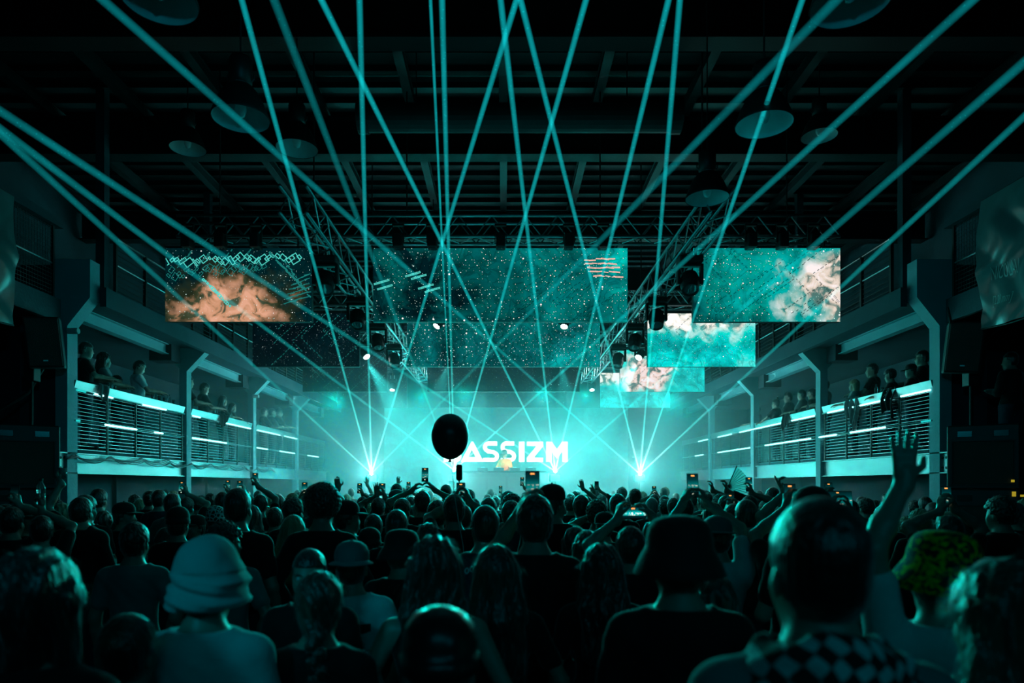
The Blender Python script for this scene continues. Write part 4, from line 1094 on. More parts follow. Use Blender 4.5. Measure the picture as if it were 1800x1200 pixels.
def hair_mesh(style, m, hi=False):
    key = (style, m.name, hi)
    if key in HAIR: return HAIR[key]
    h = .005 if hi else .008; sd = hash(style) % 7
    sd = sum(map(ord, style)) % 7
    lo, hi_ = (-.16, -.20, -.12), (.16, .15, .20)
    if style in ('long', 'long_straight', 'long_wavy'): lo = (-.19, -.22, -.50)
    if style in ('bob', 'braid', 'long_curly', 'ponytail'): lo = (-.19, -.24, -.42)
    if style in ('afro', 'long_curly'): hi_ = (.19, .19, .24); 
    if style in ('bun_top',): hi_ = (.16, .15, .28)
    F = Field(lo, hi_, h)
    def skull(inf, k=.02): F.ell((0, -.012, .045), (.0755 + inf, .093 + inf, .098 + inf), k)
    face = True
    dis = None; fz = (0, 0, 0)
    if style == 'short':
        skull(.014); F.ell((0, -.03, -.01), (.074, .078, .075), .02); dis = lambda X, Y, Z: .004 * fbm(X, Y, Z, 95, sd); fz = (260, .020, .1)
    elif style == 'crop':
        skull(.006); F.ell((0, -.03, -.01), (.071, .074, .070), .02); dis = lambda X, Y, Z: .0012 * fbm(X, Y, Z, 160, sd); fz = (0, 0, 0)
    elif style == 'spiky':
        skull(.022); dis = lambda X, Y, Z: .011 * fbm(X, Y, Z, 85, sd) * (Z > .03); fz = (420, .032, -.4)
    elif style == 'curly':
        skull(.026); F.ell((0, -.035, .02), (.088, .088, .085), .02); dis = lambda X, Y, Z: .011 * fbm(X, Y, Z, 110, sd); fz = (420, .028, 0)
    elif style == 'afro':
        F.ell((0, -.012, .060), (.118, .122, .125), .02); dis = lambda X, Y, Z: .008 * fbm(X, Y, Z, 140, sd); fz = (900, .018, 0)
    elif style in ('long', 'long_straight', 'long_wavy'):
        skull(.020)
        for s in (-1, 1):
            F.cap((s * .062, -.030, .03), (s * .078, -.070, -.15), .046, .052, .03); F.cap((s * .078, -.070, -.15), (s * .080, -.125, -.38), .052, .034, .03)
        F.cap((0, -.065, .03), (0, -.100, -.17), .055, .060, .03); F.cap((0, -.100, -.17), (0, -.135, -.42), .060, .035, .03)
        F.cap((-.05, -.09, -.2), (-.05, -.13, -.40), .05, .03, .02); F.cap((.05, -.09, -.2), (.05, -.13, -.42), .05, .028, .02)
        amp = {'long': .005, 'long_straight': .003, 'long_wavy': .008}[style]
        dis = lambda X, Y, Z: amp * (np.sin(X * 150 + 3 * np.sin(Z * 14 + Y * 20)) * .6 + fbm(X, Y, Z * .35, 80, sd)); fz = (700, .085, 1.8)
    elif style == 'long_curly':
        F.ell((0, -.015, .05), (.105, .115, .118), .02)
        for s in (-1, 0, 1):
            F.cap((s * .07, -.05, 0), (s * .09, -.09, -.20), .055, .070, .04); F.cap((s * .09, -.09, -.20), (s * .08, -.13, -.36), .070, .04, .03)
        dis = lambda X, Y, Z: .014 * fbm(X, Y, Z, 85, sd); fz = (900, .045, .6)
    elif style == 'bob':
        skull(.022)
        for s in (-1, 1): F.cap((s * .062, -.02, .03), (s * .075, -.02, -.13), .048, .042, .03)
        F.cap((0, -.06, .02), (0, -.06, -.14), .058, .052, .03); dis = lambda X, Y, Z: .004 * (np.sin(X * 140 + 2 * np.sin(Z * 20)) + fbm(X, Y, Z * .4, 80, sd)); fz = (420, .05, 1.5)
    elif style == 'braid':
        skull(.013); F.ell((0, -.045, -.02), (.066, .066, .072), .02)
        for k in range(9):
            s = (-1) ** k; F.ell((s * .013 + .01 + .003 * k, -.115 - .0065 * k, -.075 - .030 * k), (.027 - .0012 * k, .022, .027), .008, Matrix.Rotation(s * .5, 4, 'Y'))
        F.ell((0, -.085, -.05), (.045, .035, .04), .02); dis = lambda X, Y, Z: .0028 * np.sin(X * 190 + 60 * Z + 3 * np.sin(Y * 60)); fz = (420, .045, .8)
    elif style == 'ponytail':
        skull(.012); F.ell((0, -.045, -.015), (.066, .064, .070), .02); F.ell((0, -.118, .05), (.024, .024, .024), .01)
        F.cap((0, -.125, .05), (0, -.165, -.06), .022, .034, .02); F.cap((0, -.165, -.06), (0, -.160, -.30), .034, .015, .02); dis = lambda X, Y, Z: .0025 * np.sin(X * 200 + 2 * np.sin(Z * 30)); fz = (300, .05, 1.0)
    elif style == 'bun' or style == 'bun_top':
        skull(.012); F.ell((0, -.045, -.015), (.068, .066, .070), .02)
        c = (0, -.125, .055) if style == 'bun' else (0, -.06, .175)
        F.ell(c, (.042, .036, .038), .006); dis = lambda X, Y, Z: .0035 * fbm(X, Y, Z, 120, sd); fz = (300, .03, 0)
    # clear the face and ears
    if style in ('short', 'crop', 'spiky', 'curly', 'afro', 'braid', 'ponytail', 'bun', 'bun_top'):
        lowz = {'afro': -.055, 'curly': -.055}.get(style, -.075)
        F.cut(lambda X, Y, Z: np.minimum(np.minimum(.062 - Z, Y - .012 + 0 * X) * 1.0, 9) if False else np.where((Y > .012), .062 - Z, -1.0 + 0 * Z) + 0 * X, .006)
        F.cut(lambda X, Y, Z: np.where((Y > -.035), .020 - Z - (.012 - Y) * .1, -1.0 + 0 * Z) + 0 * X if style not in ('afro',) else -1 + 0 * X + 0 * Y + 0 * Z, .006)
        if style in ('short', 'crop', 'spiky', 'curly', 'afro'): F.cut(lambda X, Y, Z: lowz - Z + 0 * X + 0 * Y, .01)
    else:
        F.cut(lambda X, Y, Z: np.where((Y > .03) & (np.abs(X) < .066), .070 - Z, -1.0) , .006)
        F.cut(lambda X, Y, Z: np.where(Z < .03, Y - .045, -1.0) + 0 * X, .01)
    if dis: F.displace(dis)
    me = F.mesh('hair', m)
    if fz[0]: fuzz(me, int(fz[0] * (1.6 if hi else .5)), fz[1], fz[2], sd, w=.0009 if hi else .0016)
    HAIR[key] = me
    return me

# ---- hats (lathe forms in head-local space)
def hat_mesh(style, m):
    key = ('hat', style, m.name)
    if key in HAIR: return HAIR[key]
    b = MB(); E = Matrix.Translation((0, -.012, .0)) @ Matrix.Diagonal((1, 1.17, 1, 1))
    if style in ('cap', 'cap_back', 'cap_left', 'cap_right'):
        b.lathe([(.088, .050), (.0905, .075), (.088, .105), (.076, .135), (.052, .155), (.020, .165), (.006, .166)], 28, E)
        b.lathe([(.006, .166), (.008, .172), (.001, .174)], 10, E)
        a0 = {'cap': 90, 'cap_back': -90, 'cap_left': 180, 'cap_right': 0}[style]
        n = 14; vs = []; fs = []
        for i in range(n + 1):
            t = math.radians(a0 - 62 + 124 * i / n); u = math.cos(math.radians(-62 + 124 * i / n))
            for rr_, zz in ((.088, .058), (.088 + .035 * u, .056), (.088 + .068 * u ** .7, .046)):
                vs.append(E @ Vector((rr_ * math.cos(t), rr_ * math.sin(t), zz)))
        for q in (0, 1):
            base = 0 if q == 0 else len(vs) // 1
        k = len(vs); vs2 = [v + Vector((0, 0, .004)) for v in vs]
        for i in range(n):
            for j in (0, 1):
                a = i * 3 + j; fs.append((a, a + 1, a + 4, a + 3)); fs.append((a + k, a + 3 + k, a + 4 + k, a + 1 + k))
            a = i * 3 + 2; fs.append((a, a + k, a + 3 + k, a + 3))
        b._add(vs + vs2, fs)
    elif style == 'beanie':
        b.lathe([(.086, .030), (.093, .032), (.094, .070), (.090, .072), (.091, .10), (.082, .140), (.058, .170), (.028, .184), (.001, .188)], 28, E)
    elif style == 'bucket':
        b.lathe([(.136, -.020), (.138, -.018), (.122, .024), (.102, .062), (.099, .068), (.098, .095), (.092, .125), (.078, .148), (.052, .161), (.020, .166), (.001, .167)], 32, E)
        b.lathe([(.136, -.020), (.119, .022), (.097, .060)], 32, E)
    elif style == 'headband':
        b.lathe([(.0835, .050), (.0865, .052), (.0855, .088), (.081, .090)], 28, E)
    elif style == 'headphones':
        pts = [(.092 * math.cos(t), -.005, .03 + .125 * math.sin(t)) for t in np.linspace(0, math.pi, 14)]
        b.tube(pts, .008, 8)
        for s in (-1, 1): b.lathe([(.001, -.014), (.034, -.014), (.038, 0), (.034, .014), (.001, .014)], 18, Matrix.Translation((s * .092, -.005, .005)) @ Matrix.Rotation(math.pi/2, 4, 'Y'))
    me = b.mesh('hat', m, True); HAIR[key] = me
    return me
# ================================================================ CROWD
HCOL = {'K': H_BLACK, 'N': H_BROWN, 'Y': H_BLOND, 'G': H_GREY}
SCOL = {'K': C_BLACK, 'V': C_NAVY, 'G': C_GREY, 'W': C_WHITE, 'M': C_MID, 'R': C_RED}
TOP = dict(short=.157, crop=.149, spiky=.168, curly=.172, afro=.188, long=.163, long_straight=.163, long_wavy=.165, long_curly=.17, bob=.165, braid=.156, ponytail=.156, bun=.156, bun_top=.21,
           cap=.170, cap_back=.170, cap_left=.170, cap_right=.170, beanie=.188, bucket=.166)
WID = dict(short=.178, crop=.163, spiky=.19, curly=.21, afro=.242, long=.20, long_straight=.20, long_wavy=.205, long_curly=.235, bob=.20, braid=.177, ponytail=.176, bun=.176, bun_top=.176,
           cap=.181, cap_back=.181, cap_left=.181, cap_right=.181, beanie=.188, bucket=.190)
FEM = {'long', 'long_straight', 'long_wavy', 'long_curly', 'bob', 'braid', 'ponytail', 'bun', 'bun_top'}
HATM = {'K': mat('hat_black', (0.012, 0.012, 0.014), 0.8, sheen=.3, bump=.15, bscale=60), 'W': mat('hat_pale', (0.45, 0.47, 0.48), 0.85, sheen=.2, bump=.4, bscale=9, scale=5), 'G': mat('hat_grey', (0.12, 0.12, 0.13), 0.8, sheen=.3),
        'S': mat('hat_satin', (0.02, 0.022, 0.024), 0.28, bump=.05)}

CR = []
def H(px, yt, w, hair, label, **kw):
    CR.append(dict(px=px, yt=yt, w=w, hair=hair, label=label, **kw))

# --- nearest, out of focus
H(58, 962, 178, 'bob', 'person seen huge and blurred from behind, thick dark hair, bottom corner on the bottle side', sc='K', hi=1)
H(222, 1078, 100, 'short', 'dark haired person low in front of the man in the pale tee shirt', sc='K', dmin=2.1)
H(1442, 872, 172, 'crop', 'big shaven headed man wrapped in a black and white checked scarf', sc='M', hi=1, scarf=1, hc='K')
H(1655, 932, 118, 'short', 'person in a yellow green patterned bucket hat with one arm raised high', hat='bucket', hatm='CAMO', sc='W', hi=1, hy=-.35, L=((1590, 846), (-.5, -.3, -1), (0.02, .05, 1), (0, .9, 0), 'open', .05), hroll=.12, dset=2.12)
H(1768, 980, 200, 'long', 'pale haired person blurred large at the edge, beside the patterned bucket hat', hc='N', sc='K', hi=1, dset=1.5)
H(362, 950, 140, 'short', 'person in a crumpled pale bucket hat and white tee shirt', hat='bucket', hatm='W', sc='W', hi=1, dset=2.2, hatk=1)
H(560, 1003, 96, 'braid', 'woman with brown hair tied in a loose braid and black top', hc='N', sc='K', hi=1, hair_g=1)
H(763, 940, 98, 'long_wavy', 'woman with long wavy rim lit hair and a dark tank top', hc='N', sc='K', sleeve='tank', hi=1)
H(772, 1064, 152, 'short', 'person in a smooth satin black skullcap low in front of the wavy haired woman', hat='beanie', hatm='S', sc='K', hi=1, dset=1.52)
H(872, 955, 88, 'long_straight', 'woman with very long straight black hair and a small shiny clip', hc='K', sc='K', hi=1)
H(1058, 953, 78, 'long', 'woman with long dark hair and a thin headband', hat='headband', hatm='K', sc='K', hi=1)
H(1194, 905, 110, 'short', 'person in a wide black bucket hat right before the black phone with lit display', hat='bucket', hatm='K', sc='K', hi=1)
H(395, 914, 66, 'curly', 'man with thick curly hair turned aside, tie dyed scarf on his neck', hy=-.8, sc='M', hi=1)
H(545, 963, 68, 'crop', 'man facing away from the stage, forehead lit, behind the braided woman', sc='K', yaw=3.14, hi=1)
H(618, 948, 68, 'crop', 'man in a worn cap and white tee shirt printed on the back', hat='cap_back', hatm='G', sc='W', hi=1, tee=1)
H(706, 930, 62, 'short', 'person in a dark bucket hat right behind the wavy haired woman', hat='bucket', hatm='K', sc='K')
H(940, 868, 66, 'short', 'tall broad man in black filming with a phone over his head', sc='K', hi=1, L=((918, 893), (-.6, .1, -1), (.5, .1, 1), (1, .3, 0), 'grip', .22), phone=(936, 853, .24, 'p'), pose=('front', 'front'))
H(852, 887, 50, 'crop', 'man with a round dark head wearing a sports shirt with pale lettering', sc='V', jersey=1)
H(1262, 905, 48, 'short', 'person in a backward cap filming, arm in a rolled white sleeve', hat='cap_back', hatm='G', sc='W', R=((1243, 885), (1, -.2, -.6), (-.35, .1, 1), (-1, .3, 0), 'grip', .20), L=((1200, 885), (-1, -.2, -.6), (.35, .1, 1), (1, .3, 0), 'grip', .20), phone=(1218, 853, .22, 'p'), dset=4.2)
H(1108, 924, 48, 'short', 'person behind a sideways phone whose display glows teal', sc='K', L=((1086, 912), (-1, -.2, -.7), (.2, .2, 1), (1, .3, 0), 'grip', .25), R=((1146, 908), (1, -.2, -.7), (-.5, .2, .8), (-1, .3, 0), 'grip', .25), phone=(1113, 901, .27, 'l'), dset=3.9)
H(1312, 877, 40, 'crop', 'man with a shaved head, ears out, and a dark tee shirt', sc='K', hi=1)
H(1345, 912, 44, 'short', 'person half hidden beside the big scarfed man, rim lit ear', sc='K')
H(1255, 1010, 60, 'long', 'dark person with a necklace chain on the nape, low before the shaved man', sc='K', dmin=2.9)
H(1428, 853, 54, 'crop', 'tall man in a dark knitted cap right behind the big scarfed man', hat='beanie', hatm='K', sc='K', dset=3.6)
# --- left group
H(-6, 888, 42, 'short', 'bespectacled person in profile at the very edge under the left speakers', hy=-1.0, glasses=1, sc='G', yaw=-.5, hi=1)
H(38, 884, 46, 'short', 'person in a forward cap looking aside, edge on the phone side', hat='cap', hatm='K', hy=-.9, sc='K', yaw=-.5, hi=1)
H(36, 917, 48, 'long', 'dark haired woman in sharp lit profile turned to the hall centre', hy=-.95, yaw=-.5, sc='M', hi=1)
H(97, 877, 42, 'long_curly', 'woman with a big mass of dark curls next to the plastic bottle', sc='K')
H(142, 873, 43, 'short', 'broad shouldered man with short rim lit hair in a dark tee shirt', sc='K', hi=1, fat=.02)
H(172, 875, 22, 'short', 'short haired person behind the broad shouldered man, ear side lit', sc='K')
H(181, 897, 38, 'bob', 'woman with chin length hair glowing on one side beside the broad man', hc='N', sc='K')
H(218, 881, 38, 'short', 'person in a peaked cap facing the hall centre', hat='cap', hatm='K', hy=-1.1, sc='K', yaw=-.3)
H(247, 877, 24, 'short', 'fair haired person lit on the brow just past the peaked cap', hc='Y', hy=-.9, sc='K')
H(212, 912, 24, 'curly', 'small curly head tucked under the peaked cap person', sc='K', dmin=5.2)
H(236, 917, 37, 'short', 'man in a pale short sleeved tee shirt seen from behind', sc='M', hi=1, dset=4.3)
H(289, 860, 29, 'curly', 'curly haired man under the first bay of the left gallery', sc='K')
H(173, 858, 36, 'short', 'tall dark head below the lit left gallery beam, first bay', sc='K', dset=8.2)
H(262, 861, 24, 'bun', 'woman with pinned up hair beneath the left gallery', sc='K')
H(313, 889, 44, 'short', 'person in a big soft dark cap edged by light', hat='beanie', hatm='K', sc='K')
H(288, 925, 40, 'short', 'man bending his face down, white collar at his neck', sc='W', hp=-.7, hy=-.5)
H(345, 903, 36, 'short', 'person in a dark cap peering toward the camera', hat='cap', hatm='K', sc='K', yaw=2.8)
H(356, 870, 19, 'short', 'small head by the second left pillar', sc='K')
H(370, 866, 22, 'spiky', 'head with tousled glowing hair between the second and third left pillars', hc='N', sc='K')
H(392, 864, 29, 'short', 'dark round head left of the tall smooth head', sc='K')
H(379, 888, 38, 'short', 'person in a patterned light and dark bandana', hat='beanie', hatm='BAND', sc='K')
H(417, 857, 41, 'crop', 'tall man with a smooth dark head and bare nape', sc='K', hi=1, dset=4.6)
H(450, 875, 27, 'short', 'person wearing a shiny black cap', hat='cap', hatm='S', hy=-1.0, sc='K')
H(443, 887, 34, 'long_straight', 'woman with long smooth hair and a bright rim down one side', hc='N', sc='K')
H(483, 891, 32, 'short', 'short haired man right of the smooth haired woman', hc='N', sc='K')
H(486, 875, 24, 'curly', 'curly glowing hair next to the flat topped dark head', hc='N', sc='K')
H(516, 873, 38, 'spiky', 'dark flat topped head with frizzy edge', sc='K')
H(515, 904, 46, 'long_straight', 'woman with long fair hair, back to us, under the flat topped head', hc='Y', sc='G')
H(566, 846, 49, 'afro', 'tall man with a round afro above the whole crowd', sc='K', hi=1, dset=4.7)
H(540, 868, 26, 'short', 'person filming beside the afro, phone upright', sc='K', L=((528, 876), (-1, 0, -.8), (.2, .1, 1), (1, .3, 0), 'grip', .2), R=((543, 878), (1, 0, -.8), (-.2, .1, 1), (-1, .3, 0), 'grip', .2), phone=(535, 858, .22, 'p'))
H(597, 911, 44, 'long', 'long haired woman low behind the afro man', sc='K')
H(610, 877, 42, 'short', 'person in a cap in profile with a glinting earring', hat='cap', hatm='K', hy=-1.0, sc='K')
H(651, 884, 24, 'curly', 'frizzy head lit from the stage beside the capped profile', hc='Y', sc='K')
H(656, 903, 36, 'short', 'dark rounded head edged thin with light, middle of the floor', sc='K')
H(650, 926, 46, 'beanie_', 'head in a close dark knit cap right before the rounded head', hat='beanie', hatm='K', sc='K') if False else H(650, 926, 46, 'short', 'head in a close dark knit cap low in the middle', hat='beanie', hatm='K', sc='K')
H(681, 872, 30, 'curly', 'curly brown head with glowing outline', hc='N', sc='K')
H(707, 875, 31, 'short', 'smooth dark head right of the curly brown head', sc='K')
H(697, 859, 27, 'short', 'person with a backward cap, strap gap glowing', hat='cap_back', hatm='G', sc='K')
H(697, 849, 16, 'short', 'small high head above the backward cap', sc='K', dset=11.0)
H(697, 895, 41, 'crop', 'big round shaven head below the smooth dark head', sc='K')
H(750, 918, 50, 'beanie2', 'x') if False else H(752, 918, 48, 'bob', 'woman with dark bobbed hair behind the wavy haired woman', sc='K')
H(739, 879, 27, 'bun', 'woman with grey hair coiled up and a pale grey top', hc='G', sc='M')
H(768, 878, 37, 'short', 'square shouldered man with an ear glowing, right of the grey haired woman', sc='K', hi=1)
H(742, 862, 22, 'short', 'person raising both arms in a ring to hold up a phone', sc='K', dset=7.6, R=((763, 860), (1, 0, -.3), (-.75, .1, 1), (-1, .3, 0), 'grip', .1), L=((724, 862), (-1, 0, -.3), (.75, .1, 1), (1, .3, 0), 'grip', .1), phone=(747, 834, .12, 'p'))
H(784, 851, 17, 'short', 'high dark head against the glowing stage under the balloon', sc='K', dset=11.5)
H(798, 868, 25, 'short', 'person filming with a phone topped by a furry microphone', sc='K', R=((824, 880), (1, 0, -.8), (-.2, .1, 1), (-1, .3, 0), 'grip', .2), L=((799, 882), (-1, 0, -.8), (.2, .1, 1), (1, .3, 0), 'grip', .2), phone=(810, 864, .22, 'p'), mic=1, dset=5.6)
H(815, 886, 32, 'crop', 'close cropped head straight below the microphone phone', sc='K')
H(797, 898, 24, 'curly', 'small curly head tucked beside the cropped head', sc='K', dmin=5.0)
H(858, 874, 30, 'short', 'wide dark head between the microphone phone and the tall broad man', sc='K')
H(893, 862, 25, 'short', 'dark head just left of the tall broad man', sc='K')
H(901, 880, 30, 'bob', 'woman with short bobbed hair hard by the tall broad man', sc='K')
H(880, 870, 15, 'short', 'small person filming far off with phone, orange dot lit', sc='K', R=((882, 868), (1, 0, -.8), (0, .1, 1), (-1, .3, 0), 'grip', .15), phone=(880, 860, .16, 'p'))
H(972, 849, 37, 'short', 'man in a felt cap with a short peak, tall against the stage', hat='cap', hatm='K', hy=-.7, sc='K', dset=5.4)
H(1003, 872, 25, 'curly', 'curly glowing head right of the felt cap man', hc='N', sc='K')
H(1022, 869, 31, 'short', 'dark oval head rimmed white, second from the felt cap man', sc='K', hi=1)
H(1013, 861, 17, 'short', 'small bright rimmed head between felt cap and curly heads', sc='K')
H(1050, 876, 41, 'curly', 'man with bushy curls and a hand at his brow', sc='K', hc='N', L=((1040, 905), (-1, 0, -1), (.3, .1, 1), (1, .3, 0), 'relaxed', .12))
H(1057, 869, 22, 'curly', 'pale frizzy head shining behind the bushy curls', hc='G', sc='K', dmin=8.3)
H(1062, 898, 37, 'crop', 'man with cap shaped dark hair and broad neck before the bushy curls', sc='K', hat='cap_back', hatm='K')
H(1086, 867, 30, 'short', 'round rimmed head between bushy curls and lit phones', sc='K', hi=1)
H(1108, 872, 19, 'short', 'small head right of the round rimmed head', sc='K')
H(1117, 858, 20, 'short', 'tall narrow head against the bright haze', sc='K', dset=9.8)
H(1146, 874, 24, 'crop', 'grey topped head under the small upright phone', hc='G', sc='K')
H(1150, 868, 19, 'short', 'person holding a small upright phone in both hands', sc='K', L=((1144, 872), (-1, 0, -.8), (.2, .1, 1), (1, .3, 0), 'grip', .15), R=((1156, 872), (1, 0, -.8), (-.2, .1, 1), (-1, .3, 0), 'grip', .15), phone=(1150, 862, .17, 'p'))
H(1170, 877, 25, 'spiky', 'spiky head glowing left of the capped filmer', hc='N', sc='K')
H(1184, 874, 25, 'short', 'dark head just behind the black bucket hat', sc='K')
H(1012, 925, 50, 'bob', 'woman with rounded hair arc lit thin, before the felt cap man', sc='K')
H(1033, 931, 58, 'long', 'woman with long dark hair right of the rounded hair woman', sc='K')
H(1266, 867, 31, 'curly', 'frizzy curled head next to the folding fan', hc='N', sc='K', hi=1)
H(1290, 885, 22, 'short', 'person whose phone glows beside the shaved man', sc='K', L=((1279, 898), (-1, 0, -.8), (.2, .1, 1), (1, .3, 0), 'grip', .2), R=((1291, 898), (1, 0, -.8), (-.2, .1, 1), (-1, .3, 0), 'grip', .2), phone=(1284, 883, .22, 'p'), dset=5.4)
H(1346, 878, 28, 'curly', 'curly head right of the shaved man', sc='K')
H(1359, 856, 21, 'beanie1', 'x') if False else H(1359, 856, 22, 'short', 'tall boxy head in front of the right gallery beam', sc='K', dset=8.6)
H(1363, 877, 17, 'curly', 'small light frizzy head by the pointing hand', hc='Y', sc='K')
H(1336, 866, 18, 'short', 'small dark head left of the boxy head', sc='K')
H(1255, 860, 15, 'short', 'small head under the raised fist', sc='K', dmin=9.3)
H(1243, 866, 16, 'short', 'person raising a fist near the fan', sc='K', R=((1252, 861), (.6, 0, -.3), (0, .1, 1), (-1, .3, 0), 'grip', .05), dset=8.8)
H(1276, 870, 16, 'short', 'person holding up an open paper fan', sc='K', R=((1277, 862), (1, 0, -.5), (0, .1, 1), (-1, .3, 0), 'grip', .05), fan=1, dset=8.0)
H(1318, 870, 22, 'short', 'person holding a phone back high beside the fan', sc='K', R=((1321, 867), (1, 0, -.5), (-.1, .1, 1), (-1, .3, 0), 'grip', .05), phone=(1317, 851, .07, 'p'), dset=7.4)
H(1399, 893, 30, 'short', 'person pointing a finger up toward the stage', sc='K', L=((1380, 866), (-1, 0, -.8), (-.55, .1, .9), (.7, -.3, .7), 'point', .1), dset=5.2)
H(1400, 905, 34, 'crop', 'person filming with a dark phone close to the big scarfed man', sc='K', L=((1383, 892), (-1, 0, -1), (.1, .1, 1), (1, .3, 0), 'grip', .2), phone=(1389, 872, .22, 'p'), dset=4.0)
H(1459, 880, 26, 'short', 'person filming under the right gallery, orange dot on display', sc='K', L=((1451, 876), (-1, 0, -.8), (.2, .1, 1), (1, .3, 0), 'grip', .2), R=((1465, 876), (1, 0, -.8), (-.2, .1, 1), (-1, .3, 0), 'grip', .2), phone=(1457, 862, .22, 'p'), dset=6.4)
H(1480, 895, 28, 'short', 'person filming with a sideways tablet right of the big man', sc='K', L=((1462, 893), (-1, 0, -.8), (.2, .1, 1), (1, .3, 0), 'grip', .2), R=((1492, 893), (1, 0, -.8), (-.2, .1, 1), (-1, .3, 0), 'grip', .2), phone=(1473, 880, .22, 't'), dset=5.6)
H(1530, 886, 27, 'bob', 'fair bobbed head glowing behind the raised arm', hc='Y', sc='K')
H(1541, 901, 21, 'curly', 'pale curled head low behind the raised arm', hc='Y', sc='K', dmin=6.3)
H(1556, 867, 15, 'short', 'tall narrow dark head left of the raised arm', sc='K', dmin=8.4)
H(1514, 872, 20, 'short', 'dark head under the right gallery, first bay', sc='K')
H(1608, 878, 26, 'curly', 'dark curly head just right of the raised arm', sc='K')
H(1627, 872, 27, 'short', 'taller dark head behind the dark curly head', sc='K')
H(1617, 893, 42, 'spiky', 'man with tousled fair hair glowing on one side', hc='Y', sc='K', hi=1)
H(1593, 907, 19, 'curly', 'small pale frizzy head tucked by the raised arm', hc='Y', sc='K', dmin=6.8)
H(1697, 880, 30, 'curly', 'curly head before the right loudspeaker stack', sc='K')
H(1672, 905, 30, 'short', 'person holding a large phone high before the loudspeaker stack', sc='K', L=((1653, 897), (-1, 0, -.8), (.15, .1, 1), (1, .3, 0), 'grip', .1), R=((1677, 893), (1, 0, -.8), (-.2, .1, 1), (-1, .3, 0), 'grip', .1), phone=(1664, 873, .12, 'p'), dset=4.9)
H(1698, 907, 56, 'short', 'person in a full dark cap beside the man facing us', hat='beanie', hatm='K', sc='K')
H(1754, 897, 36, 'short', 'young man turned toward the camera, hair lit on one side', hc='N', sc='K', yaw=2.5, hi=1, hp=-.25)
H(1784, 881, 40, 'short', 'person in a light curved cap at the edge of the floor', hat='cap', hatm='G', hy=-1.2, sc='K')
H(1797, 906, 42, 'spiky', 'fair haired head at the edge under the light cap', hc='Y', sc='K')
# raised hands in mid crowd and further filmers
H(150, 869, 24, 'short', 'person lifting a glass beside the nearest left pillar', sc='K', L=((108, 849), (-1, 0, -.3), (-.6, .1, .9), (1, .5, 0), 'grip', .1), glass=1, dset=6.6)
H(20, 890, 20, 'short', 'person holding a dark phone upright at the bottle side edge', sc='K', R=((33, 888), (1, 0, -1), (-.25, .1, 1), (-1, .3, 0), 'grip', .1), phone=(25, 868, .1, 'd'), dset=5.7)
H(72, 905, 26, 'short', 'person holding up a clear plastic bottle', sc='K', R=((73, 898), (1, 0, -1), (0, .1, 1), (-1, .3, 0), 'grip', .1), bottle=(72, 876), dset=5.5)
H(327, 873, 20, 'short', 'person with a phone glowing dimly by the second left pillar', sc='K', R=((329, 868), (1, 0, -1), (-.25, .1, 1), (-1, .3, 0), 'grip', .1), phone=(319, 857, .1, 'p'), dset=8.4)
H(397, 872, 18, 'short', 'person filming left of the tall smooth head', sc='K', R=((401, 864), (1, 0, -1), (-.1, .1, 1), (-1, .3, 0), 'grip', .1), phone=(400, 853, .1, 'p'), dset=10.2)
H(425, 880, 20, 'short', 'person filming sideways behind the tall smooth head', sc='K', R=((430, 866), (1, 0, -1), (-.2, .1, 1), (-1, .3, 0), 'grip', .1), phone=(421, 855, .1, 'p'), dset=8.9)
H(457, 869, 19, 'short', 'person stretching an arm up with a phone by the third left pillar', sc='K', R=((453, 854), (1, 0, -1), (-.3, .1, 1), (-1, .3, 0), 'grip', .05), phone=(448, 842, .05, 'p'), dset=8.6)
H(637, 872, 17, 'short', 'person filming under the outer laser fan', sc='K', R=((637, 868), (1, 0, -1), (-.2, .1, 1), (-1, .3, 0), 'grip', .1), phone=(632, 858, .1, 'p'), dset=10.6)
H(665, 874, 17, 'short', 'person with spread fingers filming under the outer laser fan', sc='K', L=((663, 870), (-1, 0, -1), (-.1, .1, 1), (0, 1, 0), 'open', .1), R=((676, 872), (1, 0, -1), (-.2, .1, 1), (-1, .3, 0), 'grip', .1), phone=(672, 860, .1, 'p'), dset=8.4)
H(722, 872, 14, 'short', 'small far person filming beneath the ring of arms', sc='K', R=((722, 864), (1, 0, -1), (-.3, .1, 1), (-1, .3, 0), 'grip', .05), phone=(718, 854, .05, 'p'), dset=12.6)
H(705, 866, 12, 'short', 'far person with one hand raised before the stage', sc='K', L=((700, 850), (-1, 0, -.5), (0, .1, 1), (0, 1, 0), 'open', .05), dset=14.0)
H(642, 866, 12, 'short', 'far person with one hand raised under the outer laser fan', sc='K', R=((645, 851), (1, 0, -.5), (.1, .1, 1), (0, 1, 0), 'open', .05), dset=14.6)
H(596, 870, 20, 'short', 'person waving fingers right of the afro', sc='K', L=((595, 858), (-1, 0, -.5), (-.2, .1, 1), (0, 1, 0), 'relaxed', .05), dset=8.8)
H(922, 868, 13, 'short', 'far person filming just left of the tall broad man', sc='K', R=((922, 857), (1, 0, -.5), (-.2, .1, 1), (-1, .5, 0), 'grip', .05), phone=(918, 846, .05, 'p'), dset=12.4)
H(1028, 870, 15, 'short', 'person holding one open hand up in the haze', sc='K', R=((1024, 858), (1, 0, -.5), (-.15, .1, 1), (0, 1, 0), 'open', .05), dset=11.6)
H(1043, 872, 15, 'short', 'person showing two fingers in the haze', sc='K', L=((1044, 865), (-1, 0, -.5), (-.5, .1, 1), (0, 1, 0), 'peace', .05), dset=11.8)
H(1058, 872, 14, 'short', 'person with phone tipped up in the haze', sc='K', R=((1054, 862), (1, 0, -.5), (-.4, .1, 1), (-1, .5, 0), 'grip', .05), phone=(1049, 853, .05, 'd'), dset=12.0)
H(1003, 866, 14, 'short', 'far small head by the open hand', sc='K', dset=13)

